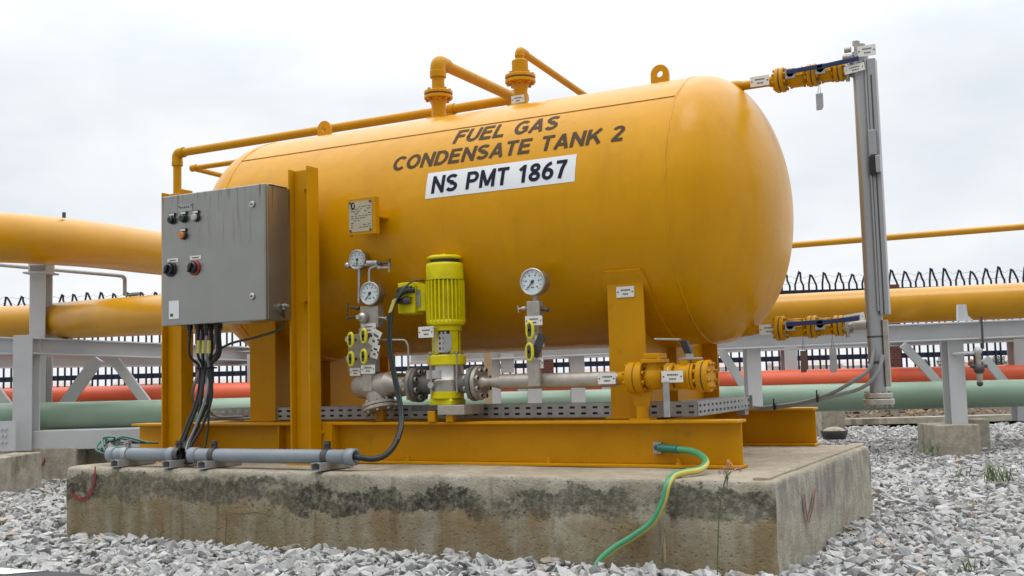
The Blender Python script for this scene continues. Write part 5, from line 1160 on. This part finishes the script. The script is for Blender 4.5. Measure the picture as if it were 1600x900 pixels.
# --- right rack
r1 = thing('pipe_rack', 'white steel pipe rack on concrete blocks behind the tank and the level gauge', 'pipe rack', rk(4, DR, 0), 'white pipe racks')
zb_c = rackpt(1495, 664, DR + .12).z
for px0, px1, d, zb, zt in ((1482, 1507, DR + .1, zb_c, None), (1167, 1189, DR + .1, .25, None), (891, 913, DR + .1, .25, None), (823, 845, DR + .1, .25, None), (767, 781, DR + .1, .25, None), (1226, 1246, 13.9, .22, None), (1586, 1604, 13.9, .22, None), (1040, 1060, 13.9, .22, None)):
    b = MB(); pyb = 533 - .038 * ((px0 + px1) / 2 - 1340); zt_ = rackpt((px0 + px1) / 2, pyb, DR).z - .002
    hcol(b, px0, px1, d, .22, zb, zt_); rb(b, px0 - 3, px1 + 3, d - .02, d + .24, 0, 0) if False else None
    build('column', b, WHITE, r1, bevel=.003)
b = MB(); ibeam2(b, rackpt(640, 539, DR), rackpt(1760, 491.5, DR), .20, .20); build('front_beam', b, WHITE, r1, bevel=.003)
b = MB(); ibeam2(b, rackpt(640, 549, 13.9), rackpt(1760, 507, 13.9), .165, .2); build('rear_beam', b, WHITE, r1, bevel=.003)
for px, in ((1495,), (1178,), (902,), (834,)):
    b = MB(); p = rackpt(px, 530 - .038 * (px - 1340), DR); b.obox(p + FH * .205 - RH * .06, RH * .12, FH * (13.9 - DR - .21), UZ * .14); build('cross_beam', b, WHITE, r1)
for p, q in (((1119, 535), (1168, 612)), ((1540, 560), (1578, 606)), ((1412, 538), (1462, 592)), ((811, 600), (832, 640)), ((955, 598), (926, 640))):
    b = MB(); q = (q[0] + (q[0] - p[0]) * .35, q[1] + (q[1] - p[1]) * .35); bar(b, rackpt(*p, 13.42), rackpt(*q, 13.42), .10, .05); build('brace', b, WHITE, r1)
b = MB(); rb(b, 782, 803, DR + .05, DR + .07, 552, 583)
for px in (786, 797):
    for py in (562, 571, 579): p = rackpt(px, py, DR + .05); b.cyl(p, p - FH * .02, .014, seg=6)
build('gusset_plate', b, WHITE, r1)
b = MB(); rb(b, 756, 767, 11.6, 11.75, 546, 668); build('tan_prop', b, TAN, r1)
b = MB(); s0, zt = rs(1482, 478, DR + .3); s1, _ = rs(1497, 478, DR + .3); zb = rackpt(1490, 503, DR + .3).z
b.prism([(0, 0), (s1 - s0 + .06, 0), (s1 - s0, .06), (s1 - s0 - .01, zt - zb), (.01, zt - zb), (0, .06)], rk(s0, DR + .05, zb), RH, UZ, FH * .05); 
build('pipe_stop', b, WHITE, r1)
# instrument tap on the right column
sv = thing('sampling_valve', 'small dark valve hanging from a white bracket on a rack column', 'valve', rackpt(1527, 610, DR))
b = MB(); p, q = rackpt(1488, 553, DR + .08), rackpt(1531, 551, DR - .02); b.cyl(p, q, .02, seg=10); c_ = rackpt(1528, 548, DR - .02); b.ball(c_, .045, 14); build('bracket', b, WHITE, sv)
b = MB(); b.cyl(c_, c_ - UZ * .26, .03, seg=12, mat=0); b.ball(c_ - UZ * .20, .06, 14, 1); b.cyl(c_ - UZ * .26, c_ - UZ * .36, .035, .028, seg=12, mat=0); b.cyl(c_ - UZ * .17 - RH * .09, c_ - UZ * .17 + RH * .09, .02, seg=10, mat=1); b.cyl(c_ + RH * .06 + UZ * .02, c_ + RH * .06 + UZ * .38, .012, seg=8, mat=1); b.ball(c_ - UZ * .36, .035, 10, 1); b.ball(c_ - UZ * .12 - RH * .08, .03, 10, 2); build('valve_body', b, [STEEL, DKMET, mat('brass', (.30, .14, .05), .35, metal=.6)], sv)
# concrete blocks
def block(label, px0, px1, d, dep, py_top, zlow=-.1, grp='concrete footings of the pipe racks'):
    b = MB(); s0, zt = rs(px0, py_top, d); s1, _ = rs(px1, py_top, d); b.obox(rk(s0, d, zlow), RH * (s1 - s0), FH * dep, UZ * (zt - zlow)); o = build('concrete_footing', b, CONC2, org=rk((s0 + s1) / 2, d, 0), bevel=.012); return tag(o, label, 'footing', grp)
block('square concrete footing under the white rack column nearest the level gauge foot', 1465, 1531, DR, .62, 664.5)
block('pale concrete footing far behind the black bowl, under the green pipe', 1283, 1320, 15.6, .5, 641)
block('low concrete footing directly behind the square one under the rack column', 1524, 1546, DR + .55, .5, 655)
block('wide low concrete footing with a red painted hook mark, under the white sleeper beam', -60, 119, DR, 1.4, 704)
block('narrow concrete footing between the marked footing and the plinth corner', 117, 240, DR + .35, 1.2, 700)
block('dark end of a concrete footing at the photo edge in front of the marked one', -40, 9, 10.4, .8, 716)
b = smear([rackpt(44, 722, DR - .012), rackpt(50, 728, DR - .012), rackpt(58, 729, DR - .012), rackpt(67, 725, DR - .012), rackpt(70, 716, DR - .012)], .035, -FH, 9)
f_ = [o for o in bpy.data.objects if o.get('label', '').startswith('wide low concrete')][0]
build('paint_mark', b, REDMARK, f_)
# --- left rack
r2 = thing('pipe_rack', 'white steel pipe rack with diagonal braces on a low concrete footing left of the cabinet', 'pipe rack', rk(-5, DR, 0), 'white pipe racks')
zf = rackpt(40, 704, DR).z
b = MB(); hcol(b, 20, 50, DR - .05, .22, zf, rackpt(35, 524, DR).z); rb(b, 14, 62, DR - .3, DR - .28, 660, 706) if False else None; build('column', b, WHITE, r2, bevel=.003)
b = MB(); hcol(b, 52, 71, 12.9, .2, zf, rackpt(60, 556, 12.9).z); build('column', b, WHITE, r2, bevel=.003)
b = MB(); hcol(b, 45, 70, 12.35, .2, rackpt(60, 530, 12.35).z, rackpt(60, 414, 12.35).z); s0, zz = rs(38, 428, 12.3); s1, _ = rs(77, 428, 12.3); b.obox(rk(s0, 12.25, zz), RH * (s1 - s0), FH * .32, UZ * .02); rb(b, 44, 71, 12.35, 12.60, 407, 427); build('upper_column', b, WHITE, r2, bevel=.003)
b = MB(); ibeam2(b, rackpt(50, 527, DR + .05), rackpt(470, 545, 14.6), .185, .2); build('side_beam', b, WHITE, r2, bevel=.003)
b = MB(); ibeam2(b, rackpt(-80, 524, DR + .05), rackpt(21, 527, DR + .05), .19, .18); build('side_beam', b, WHITE, r2, bevel=.003)
b = MB(); ibeam2(b, rackpt(-80, 553, 14.0), rackpt(560, 546, 14.0), .19, .2); build('rear_beam', b, WHITE, r2, bevel=.003)
for p, q, w_ in (((152, 560), (102, 630), .14), ((174, 558), (236, 640), .11), ((-2, 640), (15, 672), .14), ((-30, 580), (16, 640), .1)):
    b = MB(); q = (q[0] + (q[0] - p[0]) * .3, q[1] + (q[1] - p[1]) * .3); bar(b, rackpt(*p, 13.0), rackpt(*q, 13.0), w_, .06); build('brace', b, WHITE, r2)
b = MB(); rb(b, 48, 232, DR + .02, DR + .5, 674, 704); build('sleeper_beam', b, WHITE, r2, bevel=.006)
b = MB(); rb(b, -30, 24, DR - .25, DR - .23, 659, 706)
for px in (3, 9):
    for py in (670, 680, 690): p = rackpt(px, py, DR - .25); b.cyl(p, p - FH * .02, .016, seg=6)
build('gusset_plate', b, WHITE, r2)
b = MB(); hcol(b, 386, 396, 13.6, .15, .2, rackpt(390, 553, 13.6).z); build('column', b, WHITE, r2)

# --- the long pipes
def longpipe(name, label, pts, r, m, bands=(), cat='pipe', bm=None, group=None):
    P = [rackpt(px, py, d) for px, py, d in pts]
    t = thing(name, label, cat, P[0], group); b = MB(); b.tube(P, r, 32, rad=r * 3) if len(P) < 4 else b.tube(P, r, 32, smooth_path=10); build('pipe', b, m, t)
    for px, py, d, wd, ex in bands:
        c_ = rackpt(px, py, d); i = min(range(len(P) - 1), key=lambda i: abs(pts[i][0] - px)); dr_ = (P[i + 1] - P[i]).normalized()
        b = MB(); b.cyl(c_ - dr_ * wd / 2, c_ + dr_ * wd / 2, r + ex, seg=32, ch=min(.01, ex * .4)); build('band', b, bm or m, t)
    return t, P
longpipe('process_pipe', 'pale green pipe running low behind the plinth, in front of the red pipe', [(-120, 654, 12.6), (60, 651, 12.6), (1490, 616.5, 13.05), (1720, 611, 13.1)], .162, PGREEN, bands=((58, 651, 12.6, .03, .006), (794, 634.5, 12.83, .03, .006)))
longpipe('process_pipe', 'red pipe running behind and above the pale green pipe', [(-120, 630, 13.5), (60, 624, 13.5), (1400, 592, 13.9), (1720, 584, 14.0)], .145, PRED)
longpipe('process_pipe', 'straight yellow pipe on the white rack right of the tank, behind the low valves', [(820, 509, 14.6), (1240, 485.5, 14.2), (1600, 469.5, 13.4), (1760, 462, 13.1)], .222, YELBG)
longpipe('process_pipe', 'thin orange yellow pipe high behind the level gauge column', [(1080, 397, 14), (1240, 383, 13.6), (1600, 354, 12.8), (1780, 339, 12.4)], .040, YELBG)
low, _ = longpipe('process_pipe', 'lower yellow pipe with a raised joint band, behind the white column left of the cabinet', [(74, 502.5, 12.8), (160, 497, 12.1), (250, 492, 11.5), (600, 474, 9.75)], .214, YELBG, bands=((77, 502.3, 12.78, .05, .007),))
b = MB(); b.tube([rackpt(-120, 508, 13.3), rackpt(-20, 505, 13.1), rackpt(74, 502.5, 12.8)], .199, 32); build('pipe', b, YELBG, low)
for px, py, w_ in ((177, 484, .16), (208, 461.5, .22)):
    b = MB(); c_ = rackpt(px, py, 11.80 if py > 470 else 11.78); dr_ = (rackpt(250, 492, 11.5) - rackpt(74, 502.5, 12.8)).normalized()
    if py > 470: b.prism([(-w_ / 2, 0), (-w_ / 4, .03), (w_ / 2, .026), (w_ / 2, -.022), (-w_ / 4, -.03)], c_ , dr_, UZ, -FH * .02)
    else: b.prism([(-w_ / 2, 0), (-w_ / 4, .035), (w_ / 2, .03), (w_ / 2, -.03), (-w_ / 4, -.035)], c_, dr_, (FH + UZ * .45).normalized(), UZ * .02)
    build('flow_arrow', b, DKMET, low)
longpipe('process_pipe', 'fat upper yellow pipe bending down behind the cabinet, on a tall white column', [(-140, 369, 11.2), (0, 371, 11.6), (90, 377, 12.2), (160, 384, 12.8), (250, 396, 13.7), (420, 417, 15.8), (560, 432, 18)], .272, YELBG)
b = MB(); b.tube([rackpt(-60, 411, 13.5), rackpt(0, 414, 13.5), rackpt(180, 430, 13.5), rackpt(195, 432, 13.5), rackpt(195, 462, 13.5)], .024, 12, rad=.06)
tag(build('drain_pipe', b, GALV, org=rackpt(180, 430, 13.5)), 'thin grey pipe under the fat upper yellow pipe, turning down at its end', 'pipe')
c_ = rackpt(100, 336, 12.1); b = MB(); b.cyl(c_ - UZ * .03, c_ + UZ * .03, .02, seg=10); tag(build('pipe_plug', b, DKMET, org=c_), 'small dark plug on top of the fat upper yellow pipe', 'plug')
# black bowl behind the plinth
c_ = at(1304, 686, D=10.9); c_.z = max(c_.z, .0); sc_ = 10.9 / FOC
bw = thing('rubber_bowl', 'shallow black rubber bowl filled with beige concrete, standing on the stones behind the plinth', 'bowl', c_)
b = MB(); b.lathe([(0, 0), (17 * sc_, 0), (21 * sc_, 13 * sc_), (20 * sc_, 13.5 * sc_), (19 * sc_, 11 * sc_)], c_, UZ, 32); build('shell', b, BLACK, bw)
b = MB(); b.lathe([(19 * sc_, 11 * sc_), (15 * sc_, 15 * sc_), (7 * sc_, 18.5 * sc_), (0, 19 * sc_)], c_, UZ, 24); build('filling', b, CONC2, bw)

# ================================================================== FENCE
DF = 24.0
fs = rs(0, 500, DF)[0]
pitch = 21.0 * DF / FOC
fe = thing('palisade_fence', 'dark navy steel fence of paired bars bent together into points, behind the pipes', 'fence', rk(0, DF, 0))
b0, b1 = MB(), MB(); zs_ = lambda px, py: rackpt(px, py, DF).z
zl, zu = zs_(760, 573), zs_(1290, 456)
s0, s1 = rs(-60, 500, DF)[0], rs(1680, 500, DF)[0]
for z_, nm in ((zl, 'rail'), (zu, 'rail'), (.25, 'rail')):
    b = MB(); b.obox(rk(s0, DF, z_ - .055), RH * (s1 - s0), FH * .05, UZ * .11); build(nm, b, FNAVY, fe)
n_ = int((s1 - s0) / pitch); rnd = random.Random(7)
hid = [(520, 1190)]
ztop = zs_(1290, 426); zsh = zs_(1290, 444)
cnt = 0
for i in range(n_):
    s = s0 + pitch * (i + .5); px = 800 + s / DF * FOC
    w_ = pitch * rnd.uniform(.52, .62); j = rnd.uniform(-.035, .035); jz = rnd.uniform(-.05, .05)
    p = MB(); pts = [rk(s - w_ / 2, DF - .02, .06), rk(s - w_ / 2, DF - .02, zsh), rk(s - w_ / 8 + j, DF - .02, ztop + jz)]; p.tube(pts, .022, 6)
    pts = [rk(s + w_ / 2, DF - .02, .06), rk(s + w_ / 2, DF - .02, zsh - .02), rk(s + w_ / 2 - .05, DF - .02, zsh + .10), rk(s - w_ / 8 + .025 + j, DF - .02, ztop + jz - .02)]; p.tube(pts, .022, 6)
    build('picket', p, FNAVY, fe)
wr = thing('barbed_wire', 'thin barbed wire strung along the bent tips of the navy fence', 'wire', rk(0, DF, zsh))
b = MB()
for h in (.03, .17): b.tube([rk(s0 + (s1 - s0) * i / 260, DF - .05 + .03 * math.sin(i * 1.9), zsh + h + .035 * math.sin(i * 2.7)) for i in range(261)], .0035, 4)
build('strands', b, DKMET, wr)
for px, w_, lab in ((1393, 16, 'red brick fence pier partly hidden by the level gauge column'), (853, 19, 'red brick fence pier seen below the tank beside the right gauge manifold'), (316, 17, 'red brick fence pier hidden by the hanging black cables'), (-30, 17, 'red brick fence pier beyond the left rack')):
    if px < 0: continue
    s = rs(px, 500, DF)[0]; w2 = w_ * DF / FOC
    b = MB(); b.obox(rk(s - w2 / 2, DF - .14, 0), RH * w2, FH * .3, UZ * (zu + .02)); b.obox(rk(s - w2 / 2 - .04, DF - .18, zu + .021), RH * (w2 + .08), FH * .38, UZ * .09)
    tag(build('fence_pier', b, BRICK, org=rk(s, DF, 0)), lab, 'pier', 'brick piers of the fence')

# ================================================================== FAR BEYOND THE FENCE
PALE = mat('hazed_plaster', (0.55, 0.53, 0.52), .9, var=.15, scale=.3); PINKW = mat('hazed_pink_plaster', (0.55, 0.47, 0.45), .9, var=.15, scale=.3); ROOF = mat('hazed_roof', (0.48, 0.40, 0.38), .9, var=.2); PANE = mat('far_window', (0.36, 0.38, 0.40), .3)  # far house colours paled, the haze of distance is put into them
rnd = random.Random(17)
labs = ['low pale warehouse far beyond the fence at the left rack', 'long low pale shed far beyond the fence behind the hanging cables', 'pinkish low house far beyond the fence near the left brace', 'pale low house far beyond the fence right of the suction pipe', 'pinkish warehouse far beyond the fence under the tank belly', 'pale shed far beyond the fence between two rack columns',
        'pink gabled house far beyond the fence under the low valve line', 'pale low house far beyond the fence behind the hanging tags', 'pinkish low shed far beyond the fence near the gauge foot', 'pale low warehouse far beyond the fence at the right end']
for i, (px, wpx, h) in enumerate(((60, 130, 3.6), (360, 110, 3.2), (215, 80, 3.8), (640, 120, 3.4), (800, 90, 3.9), (930, 80, 3.4), (1130, 100, 4.2), (1260, 110, 3.6), (1350, 70, 3.0), (1560, 110, 3.2))):
    d = rnd.uniform(310, 380); s = (px - 800) / FOC * d; w2 = wpx * d / FOC; dep = 9
    t = thing('distant_house', labs[i], 'building', rk(s, d, 0), 'distant buildings beyond the fence')
    hh = h * .62
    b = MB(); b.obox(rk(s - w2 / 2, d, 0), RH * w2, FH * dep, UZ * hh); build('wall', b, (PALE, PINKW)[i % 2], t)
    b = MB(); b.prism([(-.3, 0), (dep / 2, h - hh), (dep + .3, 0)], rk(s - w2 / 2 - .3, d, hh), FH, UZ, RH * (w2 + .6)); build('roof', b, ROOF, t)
    for kx in range(int(w2 / 2.6)):
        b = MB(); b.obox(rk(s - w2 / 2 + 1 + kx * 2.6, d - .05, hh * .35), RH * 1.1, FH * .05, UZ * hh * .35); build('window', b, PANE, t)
g2 = MB(); g2.add([rk(-300, 60, .07), rk(300, 60, .07), rk(900, 800, .08), rk(-900, 800, .08)], [(0, 1, 2, 3)])
tag(build('sandy_field', g2, mat('pale_sand', (0.46, 0.43, 0.38), .95, var=.2, scale=.02)), kind='structure')
def leaves(mb, c, R, n, sz, rnd, flat=1.0):
    for _ in range(n):
        while True:
            v = Vector((rnd.uniform(-1, 1), rnd.uniform(-1, 1), rnd.uniform(-1, 1)))
            if v.length < 1: break
        v = v * (1 + .5 * noise.noise(v * 2.2 + c)) * R; v.z *= flat; p = c + v; a = Vector((rnd.uniform(-1, 1), rnd.uniform(-1, 1), rnd.uniform(-1, 1))).normalized(); u_ = a.orthogonal().normalized(); w_ = a.cross(u_)
        s_ = sz * rnd.uniform(.6, 1.3); mb.add([p - u_ * s_, p - w_ * s_ * .45, p + u_ * s_, p + w_ * s_ * .45], [(0, 1, 2, 3)])
DLEAF = mat('distant_leaf', (0.075, 0.11, 0.055), .8, var=.35, scale=.5)
for px, lab in ((1470, 'dark bushy tree far beyond the fence left of the sampling valve'), (1553, 'dark bushy tree far beyond the fence right of the sampling valve'), (1440, 'small dark tree far beyond the fence near the brick pier')):
    d = 110; s = (px - 800) / FOC * d; t = thing('distant_tree', lab, 'tree', rk(s, d, 0), 'trees beyond the fence'); rnd = random.Random(px)
    b = MB(); b.cyl(rk(s, d, 0), rk(s, d, 1.0), .12, .07, seg=8); build('trunk', b, STEMM, t)
    b = MB(); leaves(b, rk(s, d, 1.25), .85 if px != 1440 else .6, 700, .09, rnd, .75); build('crown', b, DLEAF, t)

# ================================================================== WEEDS
fl = thing('flowering_weed', 'tall thin weed with small pink flower heads in front of the plinth', 'weed', at(1121, 885, Y=-.20))
Yw = -.20; W0, W1 = at(1120, 890, Y=Yw), at(1136, 740, Y=Yw)
b = MB(); b.tube([W0 - UZ * .05, at(1122, 840, Y=Yw), at(1124, 800, Y=Yw), at(1128, 770, Y=Yw), W1], [.0045, .0042, .0038, .003, .0022], 6, smooth_path=4) if False else b.tube(catmull([W0 - UZ * .05, at(1122, 840, Y=Yw), at(1124, 800, Y=Yw), at(1128, 770, Y=Yw), W1], 5), .0034, 6); build('stem', b, STEMM, fl)
rnd = random.Random(4)
for px, py in ((1136, 730), (1129, 733), (1142, 727), (1150, 733), (1153, 730), (1138, 722), (1123, 738), (1158, 735), (1133, 738)):
    c_ = at(px, py, Y=Yw + rnd.uniform(-.03, .03)); b = MB(); b.tube([W1 + UZ * rnd.uniform(-.06, 0), (W1 + c_) / 2 + UZ * .01, c_], .0014, 5, mat=0); leaves(b, c_, .011, 14, .006, rnd); b.m = [0 if i < len(b.m) - 14 else 1 for i in range(len(b.m))]; build('flower_head', b, [STEMM, PINK], fl)
b = MB()
for k in range(14):
    t_ = rnd.uniform(.1, .8); p = W0.lerp(W1, t_); a = rnd.uniform(0, 2 * PI); d_ = Vector((math.cos(a), math.sin(a), .5)); u_ = d_.cross(UZ).normalized(); l_ = rnd.uniform(.02, .05); b.add([p, p + d_ * l_ * .5 + u_ * .004, p + d_ * l_, p + d_ * l_ * .5 - u_ * .004], [(0, 1, 2, 3)])
build('leaves', b, LEAF, fl)
def tuft(px, py, hgt, n, spread, lab, m=LEAF, name='grass_tuft', grp='weeds between the stones'):
    p = at(px, py, Z=.01); rnd = random.Random(px); b = MB()
    for k in range(n):
        a = rnd.uniform(0, 2 * PI); q = p + Vector((rnd.gauss(0, spread * .3), rnd.gauss(0, spread * .3), 0)); d_ = Vector((math.cos(a), math.sin(a), 0)); h = hgt * rnd.uniform(.5, 1.1); u_ = d_.cross(UZ) * .0032 * (1 + hgt * 3); ln = spread * rnd.uniform(.2, .9)
        c1 = q + d_ * ln * .35 + UZ * h * .65; c2 = q + d_ * ln + UZ * h
        b.add([q - u_, q + u_, c1 + u_ * .8, c1 - u_ * .8, c2], [(0, 1, 2, 3), (3, 2, 4)])
    tag(build(name, b, m, org=p), lab, 'weed', grp)
tuft(1557, 752, .17, 42, .18, 'bright green grass tuft in the stones, largest one near the rack footing')
tuft(1502, 745, .12, 16, .16, 'sparse green grass tuft in the stones, just left of the largest tuft')
tuft(1514, 893, .09, 12, .10, 'small green grass tuft in the near stones right of the plinth corner')
tuft(1455, 706, .10, 40, .2, 'low green weed at the foot of the square rack footing')
tuft(1033, 880, .16, 4, .05, 'dry straw stalks standing against the plinth front beside the green and yellow cable', STRAW, 'dry_stalk', None)
